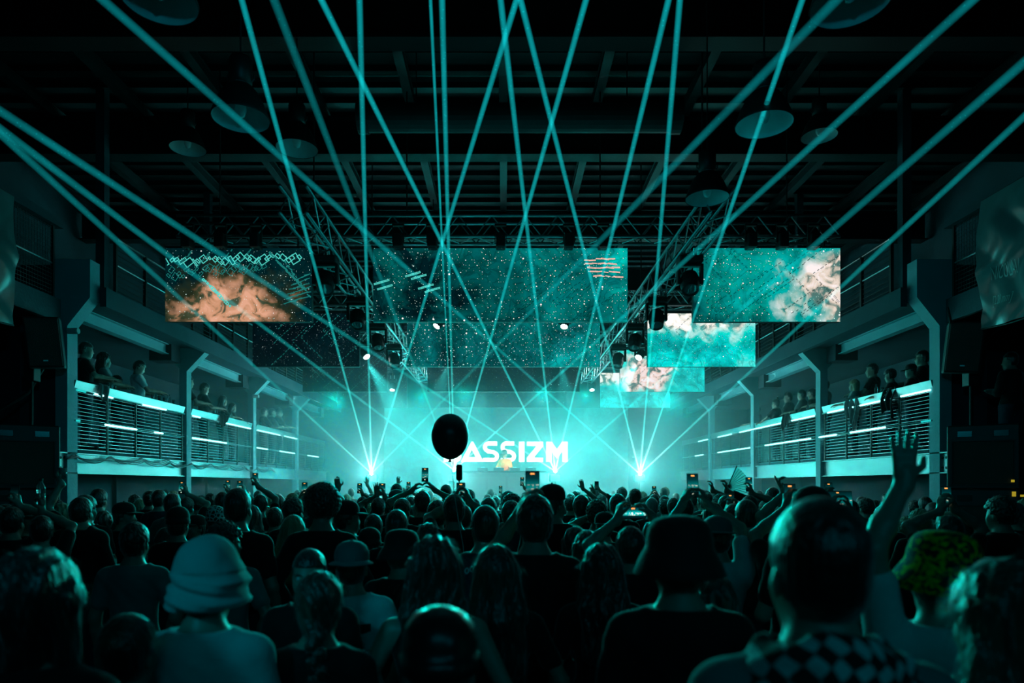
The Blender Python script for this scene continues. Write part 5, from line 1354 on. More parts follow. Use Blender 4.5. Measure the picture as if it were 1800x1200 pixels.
# ---- depth from apparent size, then spread them apart on the floor
def z_of(c): return EYE + (HY - c['yt']) / FPX * c['d']
def fit(c):
    st = c.get('hat') if c.get('hat') in TOP else c['hair']
    c['top'] = HC.z + TOP[st]
    zlo, zhi = c['top'] * .875, c['top'] * 1.085
    if 'd' not in c:
        c['d'] = c.get('dset') or FPX * WID[st] * 1.03 / c['w'] * math.sqrt(1 + ((c['px'] - VPX) / FPX) ** 2)
    c['d'] = max(c['d'], c.get('dmin', 0))
    z = z_of(c)
    if c['yt'] > HY + 9 and 'dset' not in c and not (zlo <= z <= zhi):
        zt = min(max(z, zlo), zhi); c['d'] = (EYE - zt) * FPX / (c['yt'] - HY)
    c['s'] = min(max(z_of(c), zlo), zhi) / c['top']
    c['x'] = (c['px'] - VPX) / FPX * c['d']
for c in CR: fit(c)
for it in range(120):
    moved = False
    for i, a in enumerate(CR):
        for b in CR[i+1:]:
            dx = a['x'] - b['x']; dy = a['d'] - b['d']
            need = .36
            # ellipse: shoulders wide, chest shallow
            q = math.hypot(dx / 1.18, dy / .88)
            if q < need:
                moved = True
                far, near = (a, b) if a['d'] >= b['d'] else (b, a)
                st = .03 + .15 * (need - q)
                if not far.get('hi') or far['d'] > 2.5: far['d'] += st
                if near['d'] > 2.6: near['d'] -= st * .5
                for c in (a, b): c['x'] = (c['px'] - VPX) / FPX * c['d']
    if not moved: break
for c in CR:
    z = z_of(c); c['s'] = min(max(z, c['top'] * .86), c['top'] * 1.10) / c['top']
# ---- filler crowd behind
rf = random.Random(21)
FILL = []
dd = 5.5; row = 0
while dd < 19.4:
    half = min(6.2, dd * .80); sp = 0.86 + .012 * dd
    x = -half + (row % 2) * sp / 2
    while x < half:
        xx = x + rf.uniform(-.13, .13); d_ = dd + rf.uniform(-.15, .15)
        lim = 6.25
        ok = abs(xx) < lim and all(math.hypot((xx - c['x']) / 1.18, (d_ - c['d']) / .9) > .37 for c in CR)
        # pillar feet stay clear
        if ok: FILL.append((xx, d_))
        x += sp
    dd += .66 + .01 * dd; row += 1
print('listed', len(CR), 'filler', len(FILL))

# ---- building a person
DISP = None
def display_mat(kind, seed):
    name = 'phone_display_%s_%d' % (kind, seed)
    if name in MATS: return MATS[name]
    m, nt, out = new_mat(name); L = nt.links.new
    tc = N(nt, 'ShaderNodeTexCoord'); sep = N(nt, 'ShaderNodeSeparateXYZ'); L(tc.outputs['Generated'], sep.inputs[0])
    cr = N(nt, 'ShaderNodeValToRGB'); el = cr.color_ramp.elements; L(sep.outputs['Z'], cr.inputs[0])
    el[0].position = 0; el[0].color = (0, 0.004, 0.005, 1); el[1].position = 1; el[1].color = (0, .01, .012, 1)
    for p, c in ((.20, (0, .004, .005)), (.26, (0, .10, .10)), (.42, (0.0, .22, .22)), (.52, (0, .16, .16)), (.75, (0, .035, .04))):
        e_ = el.new(p); e_.color = (*c, 1)
    nz = N(nt, 'ShaderNodeTexNoise'); nz.inputs['Scale'].default_value = 9 + seed; nz.inputs['Detail'].default_value = 4; L(tc.outputs['Generated'], nz.inputs['Vector'])
    g = N(nt, 'ShaderNodeMapRange'); g.inputs['From Min'].default_value = .56; g.inputs['From Max'].default_value = .66; L(nz.outputs['Fac'], g.inputs[0])
    z1 = N(nt, 'ShaderNodeMath', operation='COMPARE'); z1.inputs[1].default_value = .40; z1.inputs[2].default_value = .14; L(sep.outputs['Z'], z1.inputs[0])
    gm = N(nt, 'ShaderNodeMath', operation='MULTIPLY'); L(g.outputs[0], gm.inputs[0]); L(z1.outputs[0], gm.inputs[1])
    mx = N(nt, 'ShaderNodeMix'); mx.data_type = 'RGBA'; mx.inputs[7].default_value = (.9, .95, .7, 1); L(gm.outputs[0], mx.inputs[0]); L(cr.outputs[0], mx.inputs[6])
    em = N(nt, 'ShaderNodeEmission'); L(mx.outputs[2], em.inputs[0]); em.inputs[1].default_value = {'p': 1.0, 'l': 3.2, 't': 1.2, 'd': .12}[kind]
    L(em.outputs[0], out.inputs[0]); m.cycles.emission_sampling = 'NONE'; MATS[name] = m; return m
ORG = emit('timer_orange', (1.0, .35, .08), 1.6, 'NONE')
GLASSM, nt_, out_ = new_mat('clear_glass')
gb_ = N(nt_, 'ShaderNodeBsdfPrincipled'); gb_.inputs['Base Color'].default_value = (.85, .95, .95, 1); gb_.inputs['Roughness'].default_value = .05; gb_.inputs['Transmission Weight'].default_value = .85; gb_.inputs['IOR'].default_value = 1.35
nt_.links.new(gb_.outputs[0], out_.inputs[0])
PH = 0
def phone(pos, kind, label, tilt=0.0, extra=None):
    global PH; PH += 1
    w, hgt = {'p': (.076, .158), 'd': (.076, .158), 'l': (.158, .076), 't': (.25, .17)}[kind]
    e = empty('phone', pos, label, 'phone'); e.rotation_euler = (-.12, tilt, 0)
    MB().bbox(-w/2, w/2, 0, .009, -hgt/2, hgt/2, .0038).build('phone_case', BLACKG, e)
    MB().box(-w/2 + .004, w/2 - .004, -.0012, -.0004, -hgt/2 + .006, hgt/2 - .006).build('display', display_mat(kind, PH % 4), e)
    if kind != 'd':
        z = hgt/2 - .016 if kind != 'l' else hgt/2 - .012
        MB().box(-.011, .011, -.002, -.0013, z - .004, z + .004).build('timer_mark', ORG, e)
    if kind in ('p',):
        MB().lathe([(.001, 0), (.007, 0), (.007, .001), (.001, .001)], 14, Matrix.Translation((0, -.0015, -hgt/2 + .022)) @ Matrix.Rotation(math.pi/2, 4, 'X')).build('shutter_button', emit('shutter_white', (.7, .8, .6), .8, 'NONE'), e)
    return e

def paint(o, m):
    if o.data.materials[0] is not m:
        o.material_slots[0].link = 'OBJECT'; o.material_slots[0].material = m

CAMO, nt_, out_ = new_mat('patterned_hat')
b_ = N(nt_, 'ShaderNodeBsdfPrincipled'); tc_ = N(nt_, 'ShaderNodeTexCoord'); nz_ = N(nt_, 'ShaderNodeTexNoise'); nz_.inputs['Scale'].default_value = 34; nz_.inputs['Detail'].default_value = 3; nz_.inputs['Distortion'].default_value = 1.2
r_ = N(nt_, 'ShaderNodeValToRGB'); r_.color_ramp.elements[0].position = .46; r_.color_ramp.elements[0].color = (.01, .015, .008, 1); r_.color_ramp.elements[1].position = .60; r_.color_ramp.elements[1].color = (1.0, .60, .0, 1)
nt_.links.new(tc_.outputs['Object'], nz_.inputs['Vector']); nt_.links.new(nz_.outputs['Fac'], r_.inputs[0]); nt_.links.new(r_.outputs[0], b_.inputs['Base Color']); b_.inputs['Roughness'].default_value = .9; nt_.links.new(b_.outputs[0], out_.inputs[0])
BAND, nt_, out_ = new_mat('bandana')
b_ = N(nt_, 'ShaderNodeBsdfPrincipled'); tc_ = N(nt_, 'ShaderNodeTexCoord'); nz_ = N(nt_, 'ShaderNodeTexVoronoi'); nz_.feature = 'DISTANCE_TO_EDGE'; nz_.inputs['Scale'].default_value = 30
r_ = N(nt_, 'ShaderNodeValToRGB'); r_.color_ramp.elements[0].position = .10; r_.color_ramp.elements[0].color = (.75, .75, .75, 1); r_.color_ramp.elements[1].position = .16; r_.color_ramp.elements[1].color = (.01, .01, .01, 1)
nt_.links.new(tc_.outputs['Object'], nz_.inputs['Vector']); nt_.links.new(nz_.outputs['Distance'], r_.inputs[0]); nt_.links.new(r_.outputs[0], b_.inputs['Base Color']); b_.inputs['Roughness'].default_value = .8; nt_.links.new(b_.outputs[0], out_.inputs[0])
HATM['CAMO'] = CAMO; HATM['BAND'] = BAND
SCARFM, nt_, out_ = new_mat('checked_scarf')
b_ = N(nt_, 'ShaderNodeBsdfPrincipled'); tc_ = N(nt_, 'ShaderNodeTexCoord'); wv = N(nt_, 'ShaderNodeTexWave'); wv.inputs['Scale'].default_value = 9; wv.inputs['Distortion'].default_value = 5; wv.inputs['Detail'].default_value = 1.5; wv.bands_direction = 'X'
w2 = N(nt_, 'ShaderNodeTexWave'); w2.inputs['Scale'].default_value = 8; w2.inputs['Distortion'].default_value = 4; w2.inputs['Detail'].default_value = 1.5; w2.bands_direction = 'Z'
nt_.links.new(tc_.outputs['Object'], w2.inputs['Vector'])
mw_ = N(nt_, 'ShaderNodeMath', operation='MULTIPLY_ADD'); mw_.inputs[1].default_value = .55; nt_.links.new(w2.outputs['Fac'], mw_.inputs[0]); wh_ = N(nt_, 'ShaderNodeMath', operation='MULTIPLY'); wh_.inputs[1].default_value = .55; nt_.links.new(wv.outputs['Fac'], wh_.inputs[0]); nt_.links.new(wh_.outputs[0], mw_.inputs[2])
r_ = N(nt_, 'ShaderNodeValToRGB'); r_.color_ramp.elements[0].position = .52; r_.color_ramp.elements[0].color = (.015, .015, .015, 1); r_.color_ramp.elements[1].position = .66; r_.color_ramp.elements[1].color = (.72, .72, .72, 1)
nt_.links.new(tc_.outputs['Object'], wv.inputs['Vector']); nt_.links.new(mw_.outputs[0], r_.inputs[0]); nt_.links.new(r_.outputs[0], b_.inputs['Base Color']); b_.inputs['Roughness'].default_value = .9; nt_.links.new(b_.outputs[0], out_.inputs[0])

def scarf_mesh():
    F = Field((-.26, -.22, 1.28), (.26, .22, 1.56), .008); n = 28
    for k, (r, z, rr) in enumerate(((.078, 1.480, .026), (.092, 1.452, .032), (.112, 1.420, .034), (.135, 1.388, .032))):
        pts = []
        for i in range(n + 1):
            t = 2 * math.pi * i / n; w = .006 * math.sin(5 * t + k * 2)
            pts.append(((r + w) * math.cos(t) * 1.2, -.012 + (r + w) * math.sin(t) * .95, z + .010 * math.sin(3 * t + k) - .02 * math.sin(t) - (.035 * abs(math.cos(t)) if k > 1 else .01)))
        for p, q in zip(pts, pts[1:]): F.cap(p, q, rr, rr, .012)
    F.displace(lambda X, Y, Z: .004 * np.sin(Z * 130 + 4 * np.sin(X * 18) + 3 * np.sin(Y * 14)))
    return F.mesh('scarf', SCARFM)

def strands(pts, r): return MB().tube(pts, r, 6)
rp = random.Random(99)
POSES = [('down', 'down'), ('front', 'down'), ('pocket', 'pocket'), ('front', 'front'), ('down', 'pocket')]
def tip_world(c, W): return W
def build_person(c, i):
    x, d, s = c['x'], c['d'], c['s']
    yaw = c.get('yaw', rp.uniform(-.12, .12) - math.atan2(x, 16.0) * .5)
    zb = c.get('zb', 0.0)
    male = c['hair'] not in FEM
    e = empty('person', (x, d, zb), c['label'], 'person', c.get('group'), yaw)
    e.scale = (s, s, s)
    Rz = Matrix.Rotation(-yaw, 3, 'Z')
    pl, pr = c.get('pose') or POSES[i % 5]; hl = hr_ = 'relaxed'
    wrists = {}
    for sd, key in ((-1, 'L'), (1, 'R')):
        if key in c:
            (wx, wy), pole, hd, pn, shape, off = c[key]
            Wp = P(wx, wy, d + off)
            loc = Rz @ (Wp - Vector((x, d, zb))) / s
            pose = ('ik', tuple(round(v, 3) for v in loc), pole, hd, pn)
            if sd < 0: pl, hl = pose, shape
            else: pr, hr_ = pose, shape
    h = .0095 if c.get('hi') else (.013 if d < 7 else .017)
    if 'L' in c or 'R' in c: h = .0075 if d < 6 else .010
    hy = c.get('hy', round(((i * 37) % 5 - 2) * .12, 2) if not c.get('hi') else .05)
    hp = c.get('hp', -.10 if (i % 3 == 0 and not c.get('hi')) else 0.0)
    B = body_meshes(pl, pr, male, hl, hr_, h, hy, hp, c.get('hroll', 0.0), c.get('sleeve', 'short' if (i % 4 or 'L' in c or c['sc'] in 'WM') else 'long'), fat=c.get('fat', 0))
    link('body', B['body'], e); sh = link('shirt', B['shirt'], e); paint(sh, SCOL[c['sc']])
    link('trousers', B['trousers'], e); so = link('shoes', B['shoes'], e); so['kind'] = 'stuff'
    HM = Matrix.Translation(HC) @ B['hr'].to_4x4()
    hm = hair_mesh(c['hair'], HCOL[c.get('hc', 'K')], bool(c.get('hi')) and d < 6)
    o = link('hair', hm, e); o.matrix_basis = HM
    if c.get('hat'):
        o2 = link('hat', hat_mesh(c['hat'], HATM[c['hatm']]), e); o2.matrix_basis = HM @ Matrix.Diagonal((1.04, 1.04, 1.0, 1))
        if c['hat'] != 'headband':
            # hair is pressed down under a hat
            o.matrix_basis = HM @ Matrix.Translation((0, 0, -.012)) @ Matrix.Diagonal((.97, .97, .90, 1))
        if c.get('hatk'):
            o2.data = crumpled_hat(); o2.matrix_basis = HM
    if c.get('glasses'):
        g = MB()
        for sx in (-1, 1):
            g.tube([Vector((sx * .033 + .021 * math.cos(t), .098, .012 + .019 * math.sin(t))) for t in np.linspace(0, 2 * math.pi, 15)], .002, 5, False)
            g.tube([(sx * .054, .098, .014), (sx * .078, .08, .014), (sx * .080, -.01, .008)], .002, 5)
        g.tube([(-.012, .098, .014), (.012, .098, .014)], .002, 5)
        o3 = g.build('glasses', BLACKG, e); o3.matrix_basis = HM
    if c.get('yaw', 0) > 2:     # turned toward us: eyes and brows
        for sx in (-1, 1):
            ey = MB().lathe([(.001, .0118), (.005, .0105), (.009, .0075), (.0115, .0), (.001, -.01)], 14, Matrix.Translation((sx * .030, .082, .013)) @ Matrix.Rotation(-math.pi/2, 4, 'X')).build('eye', mat('eyeball', (.6, .6, .6), .15, bump=0), e, smooth=True); ey.matrix_basis = HM
            br = MB().tube([(sx * .014, .100, .031), (sx * .030, .099, .036), (sx * .046, .090, .031)], .0032, 5).build('eyebrow', H_BLACK, e, smooth=True); br.matrix_basis = HM
    if c.get('scarf'):
        link('scarf', scarf_mesh(), e)
    if c.get('tee'):
        pr_ = MB()
        def on_back(u, z): return Vector((u, -.1225 - .004 + .30 * u * u - (.02 if z > 1.2 else 0) * (z - 1.2) * -4, z))
        INK = mat('shirt_ink', (.03, .03, .03), .8, bump=0)
        def strip(u0, u1, z0, z1, n=8, sl=0):
            vs = []; 
            for k in range(n + 1):
                u = u0 + (u1 - u0) * k / n
                for z in (z0, z1): 
                    zz = z + sl * u; yb = -.135 + .9 * abs(u) ** 2.2 - .01
                    vs.append(Vector((u, yb, zz)))
            pr_._add(vs, [(2*k, 2*k+2, 2*k+3, 2*k+1) for k in range(n)])
        strip(-.09, .13, 1.275, 1.325, 10, .06)
        strip(-.11, .15, 1.175, 1.179, 10, .06); strip(-.078, -.074, 1.14, 1.215, 1)
        for k, (u, ch) in enumerate(zip(np.arange(-.02, .09, .019), 'ORTS..')):
            strip(u, u + .013, 1.200, 1.204, 1); strip(u, u + .013, 1.222, 1.226, 1); strip(u, u + .004, 1.200, 1.226, 1)
            if k % 2: strip(u + .010, u + .013, 1.200, 1.226, 1)
        for k, u in enumerate(np.arange(-.07, .12, .018)):
            strip(u, u + .004, 1.135, 1.165, 1); strip(u, u + .013, 1.150 + .01 * (k % 2), 1.154 + .01 * (k % 2), 1)
            if k % 3: strip(u + .009, u + .013, 1.135, 1.165, 1)
        o3 = pr_.build('shirt_print', INK, e); o3['kind'] = 'stuff'
        sol = o3.modifiers.new('t', 'SHRINKWRAP'); sol.target = sh; sol.wrap_method = 'NEAREST_SURFACEPOINT'; sol.offset = .002
    if c.get('jersey'):
        j = MB(); 
        for k, (a, shp) in enumerate(((-.105, '6'), (-.072, '0'), (-.036, '1'), (.0, '0'), (.036, '3'))):
            n = 10
            ctr = Vector((a, -.115, 1.40 - 1.6 * a * a))
            if shp == '1': j.box(a - .004, a + .004, -.122, -.118, ctr.z - .013, ctr.z + .016); j.box(a - .010, a + .002, -.122, -.118, ctr.z + .008, ctr.z + .014)
            else: j.tube([ctr + Vector((.012 * math.cos(t), 0, .015 * math.sin(t))) for t in np.linspace(0, 2 * math.pi, n + 1)], .0045, 5, False)
        o3 = j.build('shirt_lettering', mat('shirt_white_print', (.6, .6, .6), .8, bump=0), e); o3['kind'] = 'stuff'
        sw = o3.modifiers.new('t', 'SHRINKWRAP'); sw.target = sh; sw.offset = .003
    if c.get('phone'):
        fx, fy, off, kd = c['phone']
        pe = phone(P(fx, fy, d + off), kd, PHL(c), 0.0)
        if c.get('mic'):
            mm = MB().lathe([(.001, .155), (.018, .152), (.026, .14), (.027, .03), (.020, .018), (.006, .012), (.005, -.002), (.001, -.002)], 18, Matrix.Translation((-.015, .004, .082)))
            mo = mm.build('microphone', mat('foam', (.02, .02, .02), .95, bump=.6, bscale=80), pe, smooth=True)
    if c.get('glass'):
        q = P(110, 842, d + .1)
        gl = MB().lathe([(.001, 0), (.028, 0), (.034, .11), (.032, .11), (.026, .006), (.001, .006)], 20).build('drinking_glass', GLASSM, None, True, loc=q)
        tagit(gl, 'clear drinking glass lifted beside the nearest left pillar', 'glass')
    if c.get('bottle'):
        q = P(c['bottle'][0], c['bottle'][1] + 12, d + .1)
        bt = empty('bottle', q, 'clear plastic bottle held up before the left loudspeaker stack', 'bottle')
        MB().lathe([(.001, 0), (.030, 0), (.032, .01), (.032, .09), (.028, .10), (.032, .11), (.032, .15), (.014, .19), (.013, .205), (.001, .205)], 20).build('bottle_body', GLASSM, bt, True)
        MB().lathe([(.015, .200), (.015, .218), (.001, .218)], 14).build('bottle_cap', BLACK, bt)
    if c.get('fan'):
        q = P(1279, 855, d + .07)
        fe = empty('folding_fan', q, 'open pleated paper fan lit teal from behind', 'fan')
        FANM, nt, out = new_mat('fan_paper'); L = nt.links.new
        df = N(nt, 'ShaderNodeBsdfDiffuse'); df.inputs[0].default_value = (.5, .52, .52, 1); tl = N(nt, 'ShaderNodeBsdfTranslucent'); tl.inputs[0].default_value = (.8, .82, .82, 1)
        ms = N(nt, 'ShaderNodeMixShader'); ms.inputs[0].default_value = .75; L(df.outputs[0], ms.inputs[1]); L(tl.outputs[0], ms.inputs[2]); L(ms.outputs[0], out.inputs[0])
        n = 14; a0, a1 = math.radians(66), math.radians(-52); r0, r1 = .055, .25
        for k in range(n):
            t0 = a0 + (a1 - a0) * k / n; t1 = a0 + (a1 - a0) * (k + 1) / n; tm = (t0 + t1) / 2
            def pt(r, t, y): return Vector((r * math.cos(t), y, r * math.sin(t)))
            mb = MB(); mb.quad(pt(r0, t0, 0), pt(r1, t0, 0), pt(r1, tm, .012), pt(r0, tm, .004)); mb.quad(pt(r0, tm, .004), pt(r1, tm, .012), pt(r1, t1, 0), pt(r0, t1, 0))
            mb.build('fan_leaf', FANM, fe)
            st = MB().tube([(0, 0, 0), pt(r1, t0, -.002)], .0022, 5).build('fan_rib', BLACK, fe)
        MB().tube([(-.01, -.002, -.025), pt(.27, a0, -.003)], .006, 6).build('fan_guard', BLACK, fe)
    return e

def PHL(c):
    t = c['label'].replace('person ', 'one ')
    w = t.split()
    t = {'tall broad man in black filming with a phone over his head': 'tall broad man, its top mark orange',
         'person in a backward cap filming, arm in a rolled white sleeve': 'filmer in the rolled white sleeve',
         'person behind a sideways phone whose display glows teal': 'filmer before the black bucket hat, sideways and teal'}.get(c['label'], ' '.join(w[:10]))
    return 'phone of the ' + t

def crumpled_hat():
    if 'crumpled' in HAIR: return HAIR['crumpled']
    F = Field((-.19, -.20, -.10), (.19, .20, .22), .005)
    # soft tall crown and turned-down floppy brim hugging the head
    F.ell((0, -.01, .085), (.098, .110, .098), .03); F.ell((.01, .0, .03), (.118, .128, .080), .04); F.ell((0, 0, -.025), (.132, .140, .055), .03)
    F.cut(lambda X, Y, Z: -.060 + .12 * (X + .02) * .5 - Z + 0 * Y, .008)
    F.ell((0, 0, -.08), (.105, .112, .085), .01, op='sub')
    F.displace(lambda X, Y, Z: .005 * np.sin(Z * 95 + 2.2 * np.sin(X * 16 + 1) + 9 * X) * (Z < .07) + .004 * fbm(X, Y, Z, 26, 3) + .003 * np.sin(Z * 180 + 5 * np.sin(X * 12)) * (Z < .04))
    me = F.mesh('hat', HATM['W']); HAIR['crumpled'] = me; return me

for i, c in enumerate(CR): build_person(c, i)

# ---- filler: a few body forms shared, people copied as objects
styles = [('short', 'K'), ('crop', 'K'), ('curly', 'N'), ('short', 'N'), ('bob', 'N'), ('long_straight', 'K'), ('long', 'N'), ('spiky', 'Y'), ('bun', 'K'), ('short', 'K'), ('long_wavy', 'Y'), ('curly', 'K')]
WORDS = {'short': 'short haired', 'crop': 'close cropped', 'curly': 'curly haired', 'bob': 'bob haired', 'long_straight': 'straight long haired', 'long': 'long haired', 'spiky': 'tousled fair haired', 'bun': 'bun haired', 'long_wavy': 'long fair haired'}
CW = {'K': 'black', 'V': 'navy', 'G': 'grey', 'M': 'mid grey'}
for k, (x, d) in enumerate(FILL):
    st, hc = styles[(k * 7 + int(d * 3)) % len(styles)]
    sc = 'KVGKM'[(k * 3) % 5]
    male = st not in FEM
    ht = rf.uniform(.955, 1.05) if male else rf.uniform(.90, .985)
    zone = 'near the stage' if d > 13 else ('in mid hall' if d > 8.5 else 'nearby')
    sidew = ' by the left gallery' if x < -2.2 else (' by the right gallery' if x > 2.2 else ' in the centre')
    lab = '%s person in a %s top %s%s' % (WORDS[st], CW[sc], zone, sidew)
    c = dict(x=x, d=d, s=ht, hair=st, hc=hc, sc=sc, label=lab, group='crowd: ' + lab, sleeve='short', yaw=rf.uniform(-.5, .5), hy=0.0, hp=0.0, pose=POSES[k % 3])
    c['sleeve'] = 'short'
    build_person_h = .017
    B = body_meshes(*c['pose'], male, 'relaxed', 'relaxed', .017, 0.0, 0.0, 0.0, 'short')
    e = empty('person', (x, d, 0), lab, 'person', c['group'], c['yaw']); e.scale = (ht,) * 3
    link('body', B['body'], e); sh = link('shirt', B['shirt'], e); paint(sh, SCOL[sc]); link('trousers', B['trousers'], e); link('shoes', B['shoes'], e)['kind'] = 'stuff'
    o = link('hair', hair_mesh(st, HCOL[hc]), e); o.matrix_basis = Matrix.Translation(HC)
# ================================================================ PENDANT LAMPS
SHADE_OUT = mat('lamp_shade_outer', (0.008, 0.012, 0.013), 0.45, bump=0)
SHADE_IN = mat('lamp_shade_inner', (0.65, 0.67, 0.68), 0.35, bump=0)
BULB = mat('bulb_glass', (0.75, 0.78, 0.8), 0.12, bump=0)
def pendant(px, py, d, r, label):
    p = P(px, py, d)
    e = empty('pendant_lamp', p, label, 'lamp')
    k = r / .25
    sh = MB(); prof = [(.25, 0), (.252, .012), (.235, .06), (.20, .15), (.155, .235), (.105, .29), (.075, .31)]
    sh.cur = 0; sh.lathe([(a * k, b * k) for a, b in prof], 36); sh.cur = 1; sh.lathe([(a * k * .985 - .002, b * k + .003) for a, b in prof], 36)
    sh.build('shade', [SHADE_OUT, SHADE_IN], e, True)
    MB().lathe([(.075*k, .31*k), (.10*k, .33*k), (.10*k, .52*k), (.085*k, .55*k), (.03*k, .56*k)], 24).build('ballast_housing', SHADE_OUT, e, True)
    MB().lathe([(.001, .01), (.035*k, .03*k), (.05*k, .08*k), (.045*k, .14*k), (.02*k, .20*k), (.02*k, .3*k)], 18).build('bulb', BULB, e, True)
    hk = MB().tube([(0, 0, .55*k), (0, 0, 8.42 - p.z)], .009, 6); hk.tube([(-.09*k, 0, .33*k), (-.12*k, 0, .36*k), (-.12*k, 0, .40*k)], .008, 5); hk.tube([(.09*k, 0, .33*k), (.12*k, 0, .36*k), (.12*k, 0, .40*k)], .008, 5)
    hk.build('suspension_rod', BLACK, e)
pendant(280, 3, 4.55, .245, 'bell shaped pendant lamp cut by the frame, on the orange screen side')
pendant(423, 210, 6.1, .25, 'bell shaped pendant lamp hanging between two steep beams, orange screen side')
pendant(522, 262, 8.3, .25, 'dark bell pendant lamp above the near end of the left long truss')
pendant(330, 262, 9.9, .25, 'faint bell pendant lamp high over the orange screen')
pendant(1495, 8, 4.5, .25, 'bell shaped pendant lamp cut by the frame, bright screen side')
pendant(1343, 220, 6.1, .25, 'bell shaped pendant lamp crossed by a steep beam, bright screen side')
pendant(1243, 349, 8.0, .25, 'black bell pendant lamp right over the near end of the right long truss')
pendant(1440, 240, 9.9, .25, 'faint bell pendant lamp high over the bright teal screen')

# ================================================================ BANNERS
FOIL = mat('banner_foil', (0.06, 0.17, 0.18), 0.30, var=.2, bump=.1, bscale=6, sheen=.1)
def bdisp(u, v, sd):    # u along the wall, v up
    return .075 * math.sin(3.1 * u + 2.3 * v + sd) * math.sin(1.7 * v + .6 * u + sd) + .05 * abs(math.sin(4.2 * u - 3.4 * v + sd * 2)) + .018 * math.sin(13 * u + 6 * v + 2 * math.sin(7 * v))
for side, sn, d1_, ztop, zbot in ((1, 'right', 9.84, 5.98, 4.16), (-1, 'left', 9.60, 5.95, 4.18)):
    e = empty('banner', (side * 6.88, 5.6, zbot), 'creased shiny banner %s hung on the near upper %s railing' % ('with thin lettering' if side > 0 else 'without lettering in view', sn), 'banner')
    b = MB(); nu, nv = 90, 44; W_, H_ = d1_ - 5.6, ztop - zbot
    for i in range(nu + 1):
        for j in range(nv + 1):
            u = W_ * i / nu; v = H_ * j / nv
            fade = min(1, (H_ - v) * 2.5)
            b.v.append((-side * (bdisp(u, v, side) * fade), u, v - .05 * math.sin(u * 2.2) * (1 - j / nv)))
    for i in range(nu):
        for j in range(nv):
            a = i * (nv + 1) + j; b.f.append([a, a + nv + 1, a + nv + 2, a + 1]); b.mi.append(0)
    o = b.build('banner_sheet', FOIL, e, True)
    MB().tube([(side * .01, u, -.05 * math.sin(u * 2.2) - .01) for u in np.linspace(0, W_, 30)], .014, 6).build('hem_rope', BLACK, e, True)
    MB().tube([(side * .02, 0, H_ + .005), (side * .02, W_, H_ + .005)], .012, 6).build('hanging_tube', BLACK, e)
    if side > 0:
        for body, d0, dz, hgt, wid in (('NICÓLAU', 9.64, .64, .24, .50), ('[2.28 mm]', 9.62, .26, .16, .40)):
            cu = bpy.data.curves.new('banner_text', 'FONT'); cu.body = body; cu.size = 1.0
            tmp = bpy.data.objects.new('tmp', cu); COL.objects.link(tmp)
            dg = bpy.context.evaluated_depsgraph_get(); me = bpy.data.meshes.new_from_object(tmp.evaluated_get(dg)); bpy.data.objects.remove(tmp)
            bm = bmesh.new(); bm.from_mesh(me); bmesh.ops.triangulate(bm, faces=list(bm.faces))
            xs_ = [v.co.x for v in bm.verts]; ys_ = [v.co.y for v in bm.verts]; x0_, x1_ = min(xs_), max(xs_); y0_, y1_ = min(ys_), max(ys_)
            for v in bm.verts:
                fx = (v.co.x - x0_) / (x1_ - x0_); fy = (v.co.y - y0_) / (y1_ - y0_)
                u = (d0 - 5.6) - fx * wid; vv = dz + fy * hgt - fx * .02
                v.co = Vector((-(bdisp(u, vv, side) * min(1, (H_ - vv) * 2.5)) - .008, u, vv - .05 * math.sin(u * 2.2) * (1 - vv / H_)))
            bm.to_mesh(me); bm.free(); me.materials.clear(); me.materials.append(mat('banner_print', (.3, .5, .5), .5, bump=0))
            link('lettering', me, e, kind='stuff')

# ================================================================ LOUDSPEAKERS
GRILLE = mat('speaker_grille', (0.03, 0.03, 0.032), 0.5, bump=.6, bscale=160)
CAB = mat('speaker_cabinet', (0.02, 0.021, 0.023), 0.45, bump=.2, bscale=60)
def cabinet(xc, y0, z0, z1, label, rz):
    e = empty('loudspeaker', (xc, y0, z0), label, 'loudspeaker', None, rz)
    w = .435; h = z1 - z0
    MB().bbox(-w, w, 0, .8, 0, h - .004, .02).build('cabinet', CAB, e)
    MB().bbox(-w + .07, w - .07, -.012, .01, .07, h - .25, .01).build('grille', GRILLE, e)
    MB().box(-w + .05, w - .05, -.02, 0, .05, .065).box(-w + .05, w - .05, -.02, 0, h - .245, h - .23).box(-w + .05, -w + .065, -.02, 0, .05, h - .23).box(w - .065, w - .05, -.02, 0, .05, h - .23).build('grille_frame', BLACK, e)
    for s in (-1, 1):
        MB().bbox(s * w * .5 - .09, s * w * .5 + .09, -.008, .0, h - .18, h - .09, .004).build('handle', BLACKG, e)
